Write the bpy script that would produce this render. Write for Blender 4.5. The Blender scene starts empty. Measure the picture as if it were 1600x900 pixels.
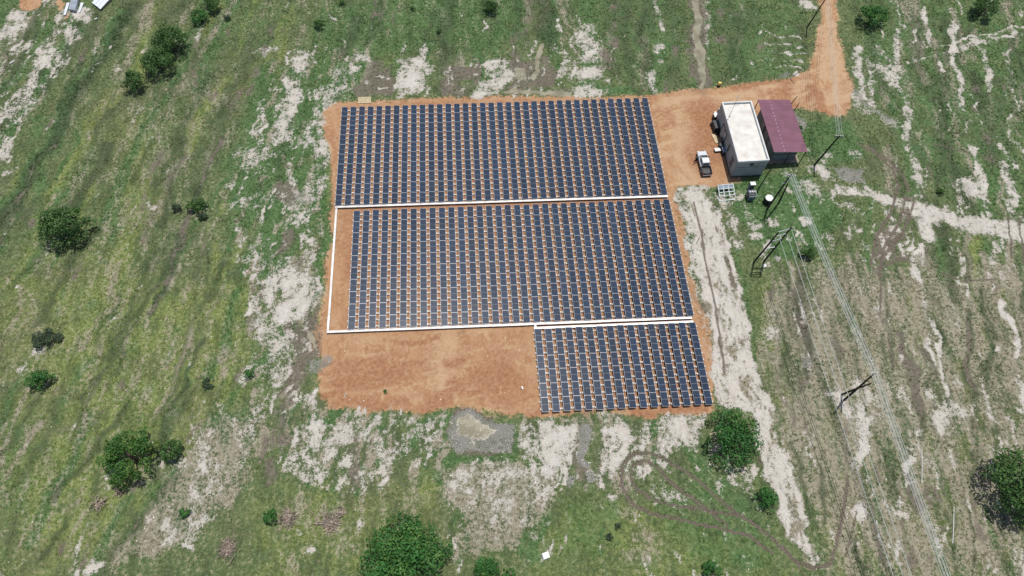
import bpy, math, random
import numpy as np
from mathutils import Vector, Matrix

random.seed(7); RNG = np.random.default_rng(11)
scn = bpy.context.scene
COL = scn.collection

# ------------------------------------------------------------------ camera
CAM = np.array([27.340, -89.444, 96.133]); PITCH = 1.104877; YAW = 0.0645225; FPX = 1000.0
cam_d = bpy.data.cameras.new('camera'); cam = bpy.data.objects.new('camera', cam_d); COL.objects.link(cam)
cam_d.sensor_width = 36.0; cam_d.lens = 36.0 * FPX / 1600.0; cam_d.clip_start = 0.5; cam_d.clip_end = 9000
cam.location = CAM; cam.rotation_euler = (math.pi / 2 - PITCH, 0, -YAW)
scn.camera = cam
# ------------------------------------------------------------------ sky + sun
SH = Vector((-0.15, -0.24))                       # shadow shift per metre of height
SUN = Vector((-SH.x, -SH.y, 1.0)).normalized()
w = bpy.data.worlds.new('World'); scn.world = w; w.use_nodes = True
nt = w.node_tree; bg = nt.nodes['Background']; sk = nt.nodes.new('ShaderNodeTexSky')
sk.sky_type = 'NISHITA'; sk.sun_disc = False
sk.sun_elevation = math.asin(SUN.z); sk.sun_rotation = math.atan2(SUN.x, SUN.y)
sk.air_density = 1.0; sk.dust_density = 1.6; sk.ozone_density = 1.0
nt.links.new(sk.outputs[0], bg.inputs[0]); bg.inputs[1].default_value = 0.10
sl = bpy.data.lights.new('sun', 'SUN'); so = bpy.data.objects.new('sun', sl); COL.objects.link(so)
sl.energy = 4.2; sl.angle = math.radians(0.5); sl.color = (1.0, 0.955, 0.90)
so.rotation_euler = SUN.to_track_quat('Z', 'Y').to_euler(); so.location = (30, -30, 200)
vs = scn.view_settings; vs.view_transform = 'Standard'; vs.look = 'None'; vs.gamma = 1; vs.exposure = 0.0; vs.use_curve_mapping = False

# ------------------------------------------------------------------ photo pixel -> place in the world
_cy, _sy, _cp, _sp = math.cos(YAW), math.sin(YAW), math.cos(PITCH), math.sin(PITCH)
FW = np.array([_sy * _cp, _cy * _cp, -_sp]); RT = np.array([_cy, -_sy, 0.0]); UP = np.cross(RT, FW)
def at(px, py, z=0.0):
    d = (px - 800) / FPX * RT - (py - 450) / FPX * UP + FW
    t = (z - CAM[2]) / d[2]
    return Vector(CAM + t * d)
def mpp(px, py):
    p = np.array(at(px, py)); return float(np.dot(p - CAM, FW)) / FPX

# ------------------------------------------------------------------ materials
MATS = {}
def nodes(m):
    m.use_nodes = True; return m.node_tree, m.node_tree.nodes, m.node_tree.links
def mat(name, col, rough=0.7, var=0.18, scale=3.0, metal=0.0, bump=0.0, col2=None, spec=0.4):
    m = bpy.data.materials.new(name); t, n, l = nodes(m); b = n['Principled BSDF']
    tc = n.new('ShaderNodeNewGeometry'); no = n.new('ShaderNodeTexNoise'); no.inputs['Scale'].default_value = scale; no.inputs['Detail'].default_value = 4
    l.new(tc.outputs['Position'], no.inputs['Vector'])
    mx = n.new('ShaderNodeMix'); mx.data_type = 'RGBA'
    c2 = col2 if col2 else tuple(c * (1 - var * 2) for c in col)
    c1 = col if col2 else tuple(min(0.9, c * (1 + var * 0.6)) for c in col)
    mx.inputs[6].default_value = (*c2, 1); mx.inputs[7].default_value = (*c1, 1)
    mr = n.new('ShaderNodeMapRange'); mr.inputs[1].default_value = 0.3; mr.inputs[2].default_value = 0.68
    l.new(no.outputs[0], mr.inputs[0]); l.new(mr.outputs[0], mx.inputs[0]); l.new(mx.outputs[2], b.inputs['Base Color'])
    b.inputs['Roughness'].default_value = rough; b.inputs['Metallic'].default_value = metal
    b.inputs['Specular IOR Level'].default_value = spec
    if bump:
        bp = n.new('ShaderNodeBump'); bp.inputs['Strength'].default_value = bump; bp.inputs['Distance'].default_value = 0.03
        l.new(no.outputs[0], bp.inputs['Height']); l.new(bp.outputs[0], b.inputs['Normal'])
    MATS[name] = m; return m
mat('aluminium', (0.42, 0.44, 0.47), 0.42, 0.08, 2.0, 0.35)
mat('galvanised', (0.40, 0.45, 0.46), 0.45, 0.15, 2.5, 0.4)
mat('tray_metal', (0.72, 0.715, 0.70), 0.5, 0.05, 1.2, 0.1, col2=(0.52, 0.49, 0.45))
mat('concrete', (0.62, 0.585, 0.525), 0.85, 0.16, 4.0, bump=0.2)
mat('backsheet', (0.42, 0.45, 0.49), 0.6, 0.03, 2.0)
mat('wall_render', (0.33, 0.35, 0.36), 0.85, 0.10, 0.8)
mat('roof_screed', (0.66, 0.645, 0.60), 0.9, 0.09, 0.8, col2=(0.50, 0.47, 0.42))
mat('parapet', (0.58, 0.59, 0.58), 0.85, 0.08, 0.8)
mat('roof_sheet', (0.205, 0.085, 0.125), 0.55, 0.07, 0.7, col2=(0.155, 0.062, 0.09))
mat('fixing', (0.42, 0.30, 0.36), 0.5, 0.1, 3)
mat('cabin_grey', (0.22, 0.25, 0.26), 0.7, 0.12, 0.7)
mat('pane_grey', (0.34, 0.37, 0.38), 0.4, 0.1, 1.5)
mat('dark_opening', (0.02, 0.02, 0.022), 0.5, 0.2, 2)
mat('door_mauve', (0.27, 0.26, 0.31), 0.5, 0.12, 1.5)
mat('black_plastic', (0.018, 0.019, 0.022), 0.5, 0.25, 4)
mat('dark_steel', (0.05, 0.055, 0.06), 0.5, 0.25, 3)
mat('blue_grey', (0.16, 0.21, 0.27), 0.45, 0.15, 2)
mat('white_paint', (0.66, 0.66, 0.64), 0.4, 0.06, 1.5)
mat('car_paint', (0.66, 0.69, 0.71), 0.28, 0.04, 1.0, 0.25)
mat('car_dark', (0.028, 0.03, 0.033), 0.45, 0.2, 3)
mat('bed_liner', (0.075, 0.078, 0.08), 0.7, 0.2, 5)
mat('rubber', (0.02, 0.02, 0.02), 0.8, 0.2, 6)
mat('rim_metal', (0.4, 0.4, 0.42), 0.35, 0.1, 4, 0.6)
mat('lamp_red', (0.35, 0.02, 0.02), 0.3, 0.1, 4)
mat('lamp_clear', (0.7, 0.72, 0.72), 0.15, 0.05, 4)
mat('pole_wood', (0.035, 0.028, 0.024), 0.85, 0.3, 2.5)
mat('pole_grey', (0.45, 0.44, 0.42), 0.85, 0.15, 2.5)
mat('porcelain', (0.72, 0.68, 0.66), 0.25, 0.06, 5)
mat('wire', (0.62, 0.66, 0.62), 0.4, 0.05, 2, 0.3)
mat('wire_dark', (0.05, 0.05, 0.05), 0.6, 0.1, 2)
mat('pallet_wood', (0.66, 0.55, 0.35), 0.8, 0.15, 3)
mat('pale_wood', (0.60, 0.47, 0.36), 0.8, 0.2, 4)
mat('dead_wood', (0.33, 0.265, 0.215), 0.9, 0.35, 1.6)
mat('bark', (0.10, 0.075, 0.055), 0.9, 0.3, 3, bump=0.4)
mat('yellow_plastic', (0.70, 0.58, 0.16), 0.5, 0.1, 4)
mat('sheet_white', (0.72, 0.76, 0.79), 0.35, 0.08, 1.2, 0.15)
mat('sheet_grey', (0.36, 0.40, 0.45), 0.4, 0.12, 1.2, 0.25)
mat('rust', (0.12, 0.05, 0.03), 0.9, 0.3, 5)
mat('stone_white', (0.66, 0.63, 0.57), 0.9, 0.15, 3)
mat('shed_wall', (0.30, 0.25, 0.2), 0.9, 0.15, 2)

def glass_mat(name, col, rough):
    m = bpy.data.materials.new(name); t, n, l = nodes(m); b = n['Principled BSDF']
    b.inputs['Base Color'].default_value = (*col, 1); b.inputs['Roughness'].default_value = rough; b.inputs['IOR'].default_value = 1.45
    MATS[name] = m; return m
glass_mat('car_glass', (0.03, 0.055, 0.06), 0.2)

def cell_mat():
    m = bpy.data.materials.new('solar_cells'); t, n, l = nodes(m); b = n['Principled BSDF']
    tc = n.new('ShaderNodeTexCoord'); mp = n.new('ShaderNodeMapping'); l.new(tc.outputs['Object'], mp.inputs['Vector'])
    sep = n.new('ShaderNodeSeparateXYZ'); l.new(mp.outputs[0], sep.inputs[0])
    def line(sock, period, wid):
        a = n.new('ShaderNodeMath'); a.operation = 'DIVIDE'; a.inputs[1].default_value = period; l.new(sock, a.inputs[0])
        f = n.new('ShaderNodeMath'); f.operation = 'FRACT'; l.new(a.outputs[0], f.inputs[0])
        c = n.new('ShaderNodeMath'); c.operation = 'LESS_THAN'; c.inputs[1].default_value = wid; l.new(f.outputs[0], c.inputs[0]); return c.outputs[0]
    g = n.new('ShaderNodeMath'); g.operation = 'MAXIMUM'
    l.new(line(sep.outputs[0], 0.165, 0.035), g.inputs[0]); l.new(line(sep.outputs[1], 0.0915, 0.03), g.inputs[1])
    oi = n.new('ShaderNodeAttribute'); oi.attribute_type = 'OBJECT'; oi.attribute_name = 'tone'
    r1 = n.new('ShaderNodeMix'); r1.data_type = 'RGBA'
    r1.inputs[6].default_value = (0.0095, 0.0200, 0.039, 1); r1.inputs[7].default_value = (0.0160, 0.0340, 0.067, 1); l.new(oi.outputs['Fac'], r1.inputs[0])
    r2 = n.new('ShaderNodeMix'); r2.data_type = 'RGBA'; l.new(g.outputs[0], r2.inputs[0]); l.new(r1.outputs[2], r2.inputs[6]); r2.inputs[7].default_value = (0.035, 0.048, 0.07, 1)
    # thin dust film
    geo = n.new('ShaderNodeNewGeometry'); no = n.new('ShaderNodeTexNoise'); no.inputs['Scale'].default_value = 0.35; no.inputs['Detail'].default_value = 5; l.new(geo.outputs['Position'], no.inputs[0])
    mr = n.new('ShaderNodeMapRange'); mr.inputs[1].default_value = 0.4; mr.inputs[2].default_value = 0.75; mr.inputs[3].default_value = 0.005; mr.inputs[4].default_value = 0.03; l.new(no.outputs[0], mr.inputs[0])
    r3 = n.new('ShaderNodeMix'); r3.data_type = 'RGBA'; l.new(mr.outputs[0], r3.inputs[0]); l.new(r2.outputs[2], r3.inputs[6]); r3.inputs[7].default_value = (0.42, 0.36, 0.28, 1)
    l.new(r3.outputs[2], b.inputs['Base Color']); b.inputs['Roughness'].default_value = 0.16; b.inputs['IOR'].default_value = 1.5
    MATS['solar_cells'] = m
cell_mat()

def attr_mat(name, rough=0.8, trans=0.25):
    m = bpy.data.materials.new(name); t, n, l = nodes(m); b = n['Principled BSDF']
    a = n.new('ShaderNodeAttribute'); a.attribute_name = 'tint'; l.new(a.outputs['Color'], b.inputs['Base Color'])
    b.inputs['Roughness'].default_value = rough; b.inputs['Specular IOR Level'].default_value = 0.25
    if trans:
        tr = n.new('ShaderNodeBsdfTranslucent'); l.new(a.outputs['Color'], tr.inputs[0]); ms = n.new('ShaderNodeMixShader'); ms.inputs[0].default_value = trans
        l.new(b.outputs[0], ms.inputs[1]); l.new(tr.outputs[0], ms.inputs[2]); l.new(ms.outputs[0], n['Material Output'].inputs[0])
    MATS[name] = m
attr_mat('leaf', 0.6, 0.22); attr_mat('grass_blade', 0.9, 0.2); attr_mat('stone_mix', 0.95, 0.0)

# ------------------------------------------------------------------ mesh helpers
class MB:
    def __init__(s): s.v = []; s.f = []; s.m = []
    def quad(s, a, b, c, d, mi=0):
        k = len(s.v); s.v += [tuple(a), tuple(b), tuple(c), tuple(d)]; s.f.append((k, k + 1, k + 2, k + 3)); s.m.append(mi)
    def hexa(s, p, mi=0):          # 8 points: bottom ccw, top ccw
        k = len(s.v); s.v += [tuple(q) for q in p]
        for f in ((3, 2, 1, 0), (4, 5, 6, 7), (0, 1, 5, 4), (1, 2, 6, 5), (2, 3, 7, 6), (3, 0, 4, 7)):
            s.f.append(tuple(k + i for i in f)); s.m.append(mi)
        return s
    def box(s, x0, x1, y0, y1, z0, z1, mi=0):
        return s.hexa([(x0, y0, z0), (x1, y0, z0), (x1, y1, z0), (x0, y1, z0), (x0, y0, z1), (x1, y0, z1), (x1, y1, z1), (x0, y1, z1)], mi)
    def bbox(s, x0, x1, y0, y1, z0, z1, b=0.05, mi=0):   # box with chamfered top edges
        k = len(s.v)
        for z, i in ((z0, 0), (z1 - b, 0), (z1, b)):
            s.v += [(x0 + i, y0 + i, z), (x1 - i, y0 + i, z), (x1 - i, y1 - i, z), (x0 + i, y1 - i, z)]
        for r in (0, 4):
            for i in range(4):
                j = (i + 1) % 4; s.f.append((k + r + i, k + r + j, k + r + 4 + j, k + r + 4 + i)); s.m.append(mi)
        s.f += [(k + 8, k + 9, k + 10, k + 11), (k + 3, k + 2, k + 1, k)]; s.m += [mi, mi]; return s
    def tube(s, pts, rad, n=6, mi=0, cap=True):
        pts = [Vector(p) for p in pts]; R = rad if isinstance(rad, (list, tuple)) else [rad] * len(pts)
        k = len(s.v)
        for i, p in enumerate(pts):
            d = (pts[min(i + 1, len(pts) - 1)] - pts[max(i - 1, 0)]).normalized()
            a = d.cross(Vector((0, 0, 1)) if abs(d.z) < .95 else Vector((1, 0, 0))).normalized(); b = d.cross(a)
            for j in range(n):
                t = 2 * math.pi * j / n; s.v.append(tuple(p + (a * math.cos(t) + b * math.sin(t)) * R[i]))
        for i in range(len(pts) - 1):
            for j in range(n):
                s.f.append((k + i * n + j, k + i * n + (j + 1) % n, k + (i + 1) * n + (j + 1) % n, k + (i + 1) * n + j)); s.m.append(mi)
        if cap:
            s.f.append(tuple(k + j for j in range(n))); s.m.append(mi)
            e = k + (len(pts) - 1) * n; s.f.append(tuple(e + n - 1 - j for j in range(n))); s.m.append(mi)
        return s
    def lathe(s, prof, c=(0, 0, 0), n=16, mi=0):
        k = len(s.v)
        for r, z in prof:
            for j in range(n):
                t = 2 * math.pi * j / n; s.v.append((c[0] + r * math.cos(t), c[1] + r * math.sin(t), c[2] + z))
        for i in range(len(prof) - 1):
            for j in range(n):
                s.f.append((k + i * n + j, k + i * n + (j + 1) % n, k + (i + 1) * n + (j + 1) % n, k + (i + 1) * n + j)); s.m.append(mi)
        s.f.append(tuple(k + n - 1 - j for j in range(n))); s.m.append(mi)
        e = k + (len(prof) - 1) * n; s.f.append(tuple(e + j for j in range(n))); s.m.append(mi); return s
    def mesh(s, name, mats, smooth=False):
        me = bpy.data.meshes.new(name); me.from_pydata(s.v, [], s.f)
        for m in (mats if isinstance(mats, (list, tuple)) else [mats]): me.materials.append(MATS[m])
        me.polygons.foreach_set('material_index', s.m)
        if smooth: me.polygons.foreach_set('use_smooth', [True] * len(s.f))
        me.update(); return me
def link(name, me, parent=None, loc=None, rot=None):
    o = bpy.data.objects.new(name, me); COL.objects.link(o)
    if parent: o.parent = parent
    if loc is not None: o.location = loc
    if rot is not None: o.rotation_euler = rot
    return o
def part(name, mb, mats, parent, loc=None, rot=None, smooth=False):
    return link(name, mb.mesh(name, mats, smooth), parent, loc, rot)
def tag(o, label, cat, group=None, kind=None):
    o['label'] = label
    if cat: o['category'] = cat
    if group: o['group'] = group
    if kind: o['kind'] = kind
    return o
def thing(name, label, cat, loc=(0, 0, 0), rz=0.0, group=None):
    o = link(name, None, None, loc, (0, 0, rz)); o.empty_display_size = 0.3
    return tag(o, label, cat, group)

# ------------------------------------------------------------------ value noise (numpy)
def vnoise(x, y, scale, seed):
    r = np.random.default_rng(seed); N = 256; L = r.random((N, N)).astype(np.float32)
    u = x / scale; v = y / scale; i = np.floor(u).astype(int); j = np.floor(v).astype(int)
    a = (u - i); b = (v - j); a = a * a * (3 - 2 * a); b = b * b * (3 - 2 * b)
    i0 = i % N; i1 = (i + 1) % N; j0 = j % N; j1 = (j + 1) % N
    return (L[i0, j0] * (1 - a) + L[i1, j0] * a) * (1 - b) + (L[i0, j1] * (1 - a) + L[i1, j1] * a) * b
def fbm(x, y, scale, seed, n=3):
    t = 0; amp = 1; s = 0
    for k in range(n): t = t + amp * vnoise(x, y, scale / 2 ** k, seed + k); s += amp; amp *= .5
    return t / s

# ------------------------------------------------------------------ ground masks, painted in world metres
STEP = 0.36
X0, X1, Y0, Y1 = -88.0, 158.0, -102.0, 46.0
gx = np.arange(X0, X1 + STEP, STEP); gy = np.arange(Y0, Y1 + STEP, STEP)
ext = np.array([1.5, 4, 9, 18, 40, 90, 200, 450, 1000, 2200])
AX = np.concatenate([gx[0] - ext[::-1], gx, gx[-1] + ext]); AY = np.concatenate([gy[0] - ext[::-1], gy, gy[-1] + ext])
GX, GY = np.meshgrid(AX, AY, indexing='ij')
WX = GX + (fbm(GX, GY, 5.0, 101) - .5) * 3.0 + (fbm(GX, GY, 1.4, 111, 2) - .5) * 1.0
WY = GY + (fbm(GX, GY, 5.0, 121) - .5) * 3.0 + (fbm(GX, GY, 1.4, 131, 2) - .5) * 1.0
KEYS = ('sand', 'soil', 'mud', 'water', 'lush', 'dry', 'gravel', 'rut', 'red', 'yel', 'dark')
MASK = {k: np.zeros_like(GX, dtype=np.float32) for k in KEYS}
def sstep(a, b, x):
    t = np.clip((x - a) / (b - a), 0, 1); return t * t * (3 - 2 * t)
def _win(P, pad):
    i0 = np.searchsorted(AX, P[:, 0].min() - pad); i1 = np.searchsorted(AX, P[:, 0].max() + pad)
    j0 = np.searchsorted(AY, P[:, 1].min() - pad); j1 = np.searchsorted(AY, P[:, 1].max() + pad)
    return slice(i0, i1), slice(j0, j1)
def _seg(px, py, a, b):
    d = b - a; L = (d @ d) + 1e-9; t = np.clip(((px - a[0]) * d[0] + (py - a[1]) * d[1]) / L, 0, 1)
    return np.hypot(px - a[0] - t * d[0], py - a[1] - t * d[1])
def _put(k, sl_, val, op):
    m = MASK[k][sl_]
    if op == '-': MASK[k][sl_] = m * (1 - val)
    else: MASK[k][sl_] = np.maximum(m, val)
def _f(seq): return np.array([(at(seq[i], seq[i + 1])[0], at(seq[i], seq[i + 1])[1]) for i in range(0, len(seq), 2)])
def stroke(k, pts, wpx, v, soft=0.55, op='+', crisp=False):
    P = _f(pts); mp = np.mean([mpp(pts[i], pts[i + 1]) for i in range(0, len(pts), 2)]); r = wpx * mp * 0.5
    sl_ = _win(P, r * 2 + 3); x = (GX if crisp else WX)[sl_]; y = (GY if crisp else WY)[sl_]
    if crisp:
        x = x * .75 + WX[sl_] * .25; y = y * .75 + WY[sl_] * .25
    d = np.min([_seg(x, y, P[i], P[i + 1]) for i in range(len(P) - 1)], axis=0) if len(P) > 1 else np.hypot(x - P[0, 0], y - P[0, 1])
    _put(k, sl_, v * (1 - sstep(r * (1 - soft), r * (1 + soft), d)), op)
def poly(k, pts, v, softpx=9, op='+', warp=1.0):
    P = _f(pts); mp = mpp(pts[0], pts[1]); s = softpx * mp
    sl_ = _win(P, s + 3); x = GX[sl_] + (WX[sl_] - GX[sl_]) * warp; y = GY[sl_] + (WY[sl_] - GY[sl_]) * warp; ins = np.zeros(x.shape, bool); d = np.full(x.shape, 1e9)
    for i in range(len(P)):
        a = P[i]; b = P[(i + 1) % len(P)]
        d = np.minimum(d, _seg(x, y, a, b))
        c = ((a[1] > y) != (b[1] > y)) & (x < (b[0] - a[0]) * (y - a[1]) / (b[1] - a[1] + 1e-12) + a[0]); ins ^= c
    sd = np.where(ins, d, -d)
    _put(k, sl_, v * sstep(-s, s, sd), op)
S, PL = stroke, poly
SR = random.Random(5)
def streaks(k, pts, n, d, ln, wd, vr, soft=.8, op='+', spread=.12):
    # many short strokes along one grain direction (photo-pixel vector) inside a polygon
    q = [(pts[i], pts[i + 1]) for i in range(0, len(pts), 2)]; xs = [a for a, _ in q]; ys = [b for _, b in q]; c = 0; L0 = math.hypot(*d)
    while c < n:
        x = SR.uniform(min(xs), max(xs)); y = SR.uniform(min(ys), max(ys)); ins = False
        for i in range(len(q)):
            (ax, ay), (bx, by) = q[i], q[(i + 1) % len(q)]
            if (ay > y) != (by > y) and x < (bx - ax) * (y - ay) / (by - ay) + ax: ins = not ins
        if not ins: continue
        c += 1; l_ = SR.uniform(*ln) / 2; dx = d[0] / L0 + SR.gauss(0, spread); dy = d[1] / L0; j = SR.uniform(-.12, .12) * l_
        stroke(k, (x - dx * l_, y - dy * l_, x + j, y, x + dx * l_, y + dy * l_), SR.uniform(*wd), SR.uniform(*vr), soft, op)

# --- grass kinds
PL('dry', (1190,430, 1330,410, 1460,430, 1620,400, 1620,640, 1500,690, 1480,760, 1620,850, 1620,920, 1280,920, 1255,800, 1215,690, 1185,560), .72, 40)
PL('dry', (1180,440, 1300,460, 1320,700, 1300,880, 1270,860, 1230,700), .75, 25)
PL('dry', (1360,440, 1600,430, 1600,470, 1380,500), .7, 20)
PL('dry', (1490,700, 1620,850, 1620,905, 1440,905, 1400,830), .7, 30)
PL('dry', (0,430, 380,420, 400,640, 330,900, -20,900), .30, 60)
PL('dry', (0,640, 120,600, 180,700, 140,800, 60,900, -20,900), .25, 40)
PL('dry', (190,160, 330,90, 400,140, 330,260, 300,420, 190,480, 120,420, 170,260), .36, 40)
PL('dry', (390,-10, 700,-10, 690,60, 560,90, 420,60), .18, 40)
PL('dry', (600,-10, 800,-10, 790,70, 640,80), .22, 30)
PL('dry', (560,730, 690,740, 720,880, 560,900, 380,900, 400,820), .34, 40)
PL('dry', (680,730, 800,715, 860,735, 855,800, 800,865, 700,875, 725,800, 690,765), .85, 14)
PL('dry', (205,830, 240,770, 290,700, 330,655, 400,650, 400,730, 370,790, 330,800, 285,850, 245,890, 210,880), .85, 16)
for a in ((1005,835,44,.75), (985,800,36,.6), (1000,870,40,.6), (470,800,60,.5), (345,550,40,.7), (355,580,20,.8), (240,560,60,.45), (255,180,60,.45), (270,640,50,.4), (100,440,60,.4), (450,870,60,.4),(225,870,40,.5)):
    S('dry', a[:2], a[2], a[3], .8)
S('lush', (195,20, 165,75, 135,120, 105,165, 70,230, 30,290, -10,345), 26, .95, .8)
S('lush', (120,40, 90,80, 60,140, 30,190, 0,230), 26, .7, .8)
PL('lush', (-10,-10, 30,-10, 20,30, -10,70), .7, 14)
PL('lush', (60,30, 90,25, 60,85, 20,140, -10,180, -10,140, 30,95), .65, 12)
S('lush', (470,150, 447,250, 430,330, 425,390, 428,425), 40, .95, .7)
S('lush', (420,110, 405,160, 395,210, 370,260, 385,330), 46, .8, .8)
S('lush', (520,105, 540,150, 500,200), 40, .75, .8)
S('lush', (500,280, 505,350, 500,430, 492,470), 18, .9, .6)
PL('lush', (370,200, 460,90, 560,80, 600,110, 540,160, 520,260, 510,350, 420,420, 380,330), .7, 30)
PL('lush', (470,30, 560,-10, 800,-10, 830,60, 720,90, 600,95, 500,90), .72, 30); PL('lush', (800,-10, 1080,-10, 1080,130, 960,130, 900,60), .5, 30); PL('lush', (300,-10, 470,-10, 470,60, 380,120, 340,60), .4, 40)
S('lush', (700,60, 690,20), 60, .45, .9); S('lush', (920,0, 918,80, 915,150), 34, .75, .8)
S('lush', (905,140, 960,140, 985,142), 16, .9, .6); S('lush', (1020,0, 1022,150), 30, .6, .8); S('lush', (690,150, 715,140), 14, .9, .6)
PL('lush', (1110,295, 1190,270, 1265,275, 1310,330, 1290,400, 1250,410, 1190,400, 1160,350), .95, 14)
S('lush', (1085,372, 1092,400, 1098,425), 18, 1, .5); S('lush', (1108,500, 1110,540), 10, .9, .5)
S('lush', (1152,395, 1165,480, 1185,560), 12, .6, .6)
PL('lush', (1100,0, 1260,0, 1265,100, 1240,115, 1110,135), .55, 20)
PL('lush', (1330,-10, 1620,-10, 1620,330, 1480,320, 1440,290, 1380,180, 1340,120), .55, 30)
PL('lush', (1240,185, 1330,190, 1360,250, 1300,260, 1250,240), .8, 14)
PL('lush', (230,760, 270,720, 380,690, 380,730, 330,760, 270,810, 235,800), .75, 12)
S('lush', (340,670, 390,650), 30, .6, .8)
for a in ((505,655,30,.9), (520,700,30,.7), (600,660,30,.7), (660,670,22,.6), (690,655,26,.8), (700,720,26,.7), (575,665,30,.9)): S('lush', a[:2], a[2], a[3], .7)
S('lush', (790,655, 806,680, 808,712), 10, .9, .6); S('lush', (700,718, 760,722, 805,716), 14, .9, .5)
PL('lush', (850,760, 960,770, 975,800, 960,900, 860,900, 870,830), .5, 30)
S('lush', (1017,650, 1018,715), 12, 1, .5); S('lush', (1085,690, 1100,740), 40, .6, .8)
PL('lush', (1020,780, 1150,740, 1200,800, 1240,900, 1100,900, 1030,830), .55, 25)
PL('lush', (760,740, 850,720, 850,760, 800,770), .5, 14)
PL('lush', (0,620, 90,640, 60,800, 20,900, -20,900, -20,640), .45, 40)
S('lush', (140,480, 200,520, 200,640, 250,680), 40, .4, .9); S('lush', (1520,480, 1510,560), 14, .8, .6); S('lush', (1380,840, 1360,900), 30, .5, .8)
for a in ((1320,580,26,.7),(1290,500,30,.4),(1370,830,30,.6),(1490,720,40,.5),(1590,690,50,.6)): S('lush', a[:2], a[2], a[3], .8)
# --- yellower meadow
PL('yel', (-20,420, 120,400, 300,430, 400,440, 400,620, 300,690, 230,780, 120,920, -20,920), .75, 60)
PL('yel', (380,780, 560,740, 700,740, 700,920, 380,920), .55, 40); PL('yel', (850,770, 970,770, 1240,860, 1240,920, 850,920), .6, 40)
PL('yel', (160,180, 240,170, 260,300, 200,440, 140,420, 170,300), .6, 30); PL('yel', (1440,660, 1620,650, 1620,920, 1380,920), .4, 40); PL('yel', (600,0, 800,0, 780,60, 640,80), .4, 30)
S('yel', (600,80, 640,0), 60, .5, .9); S('yel', (1190,440, 1240,700, 1290,860), 40, .5, .8)
# --- long bands of dense dark sward and furrows
for a in ((210,10, 160,90, 120,150, 80,220, 20,320, -10,370, 22,.9), (170,225, 140,285, 110,330, 20,.8), (345,215, 315,290, 280,370, 258,445, 240,490, 12,.9), (320,120, 290,200, 250,290, 230,360, 26,.5), (400,60, 350,180, 300,300, 30,.5),
          (60,110, 20,170, -10,210, 26,.8), (60,400, 20,450, 20,.5), (300,-10, 240,40, 24,.5), (450,180, 435,280, 24,.5), (120,40, 100,90, 60,150, 14,.8), (100,180, 60,250, 30,290, 20,.6), (30,330, -10,400, 16,.6), (190,500, 150,580, 14,.4), (330,480, 290,560, 16,.4), (560,30, 540,80, 20,.7), (600,-10, 570,70, 16,.6), (700,0, 690,70, 26,.6), (850,-10, 858,70, 30,.7), (960,0, 955,120, 26,.5), (1050,0, 1055,130, 22,.5),
          (1140,20, 1150,120, 60,.5), (1350,30, 1370,110, 14,.5), (1430,20, 1440,140, 20,.6), (1460,120, 1480,230, 26,.6), (1540,150, 1560,260, 24,.5), (1580,60, 1600,200, 24,.5), (1470,240, 1500,310, 26,.6), (1248,430, 1256,520, 1256,590, 16,.9), (1405,520, 1430,610, 1440,690, 11,.9), (1508,480, 1520,610, 10,1), (1300,500, 1312,560, 16,.6), (1445,540, 1456,590, 10,.7), (1283,730, 1286,820, 7,.8), (1375,430, 1398,580, 6,.7), (1340,470, 1360,560, 8,.5), (1550,680, 1500,620, 10,.3)):
    S('dark', a[:-2], a[-2], a[-1], .85)
# --- red soil pad, lane and yard
PL('soil', (503,170, 520,160, 640,156, 760,150, 880,152, 960,150, 1020,146, 1070,140, 1130,133, 1195,128, 1240,121, 1262,108, 1274,80, 1280,40, 1281,-10,
            1303,-10, 1309,50, 1320,100, 1330,130, 1334,160, 1322,182, 1300,184, 1268,172, 1246,168, 1230,170, 1196,200, 1150,285, 1130,292, 1095,292, 1062,292, 1056,330, 1062,380,
            1076,430, 1092,490, 1106,545, 1120,600, 1124,642, 1100,652, 1010,648, 930,646, 860,652, 800,645, 740,641, 640,642, 570,648, 520,640, 500,605, 496,540, 501,500, 508,430, 514,350, 518,300, 512,240, 506,200), 1.0, 12, warp=.6)
PL('soil', (26,-10, 76,-10, 70,6, 52,14, 30,12), 1, 5); S('soil', (92,5, 95,12), 8, .8); S('soil', (108,22, 104,28), 6, .9)
S('red', (1105,175, 1110,230, 1100,250), 60, .9, .9); S('red', (545,590, 610,575), 60, .8, .9); S('red', (620,572), 26, 1, .7); S('red', (530,630, 600,640), 24, .7, .8)
S('red', (770,580, 800,610), 70, .7, .9); S('red', (990,640, 1110,640), 14, .8, .7); S('red', (700,150, 780,150), 10, .7); S('red', (850,640, 830,645), 12, .8); S('red', (1150,135, 1240,128), 14, .7, .8)
PL('red', (535,165, 1005,155, 1110,640, 850,645, 835,515, 545,515, 526,320), .55, 8); PL('red', (510,525, 830,520, 840,640, 520,636), .35, 20); S('red', (1060,255, 1040,200), 30, .3, .9); S('red', (518,200, 515,340), 10, .5); S('mud', (724,523), 8, 1, .5)  # array polygon: shade between the panel rows painted in as darker, redder soil
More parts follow.
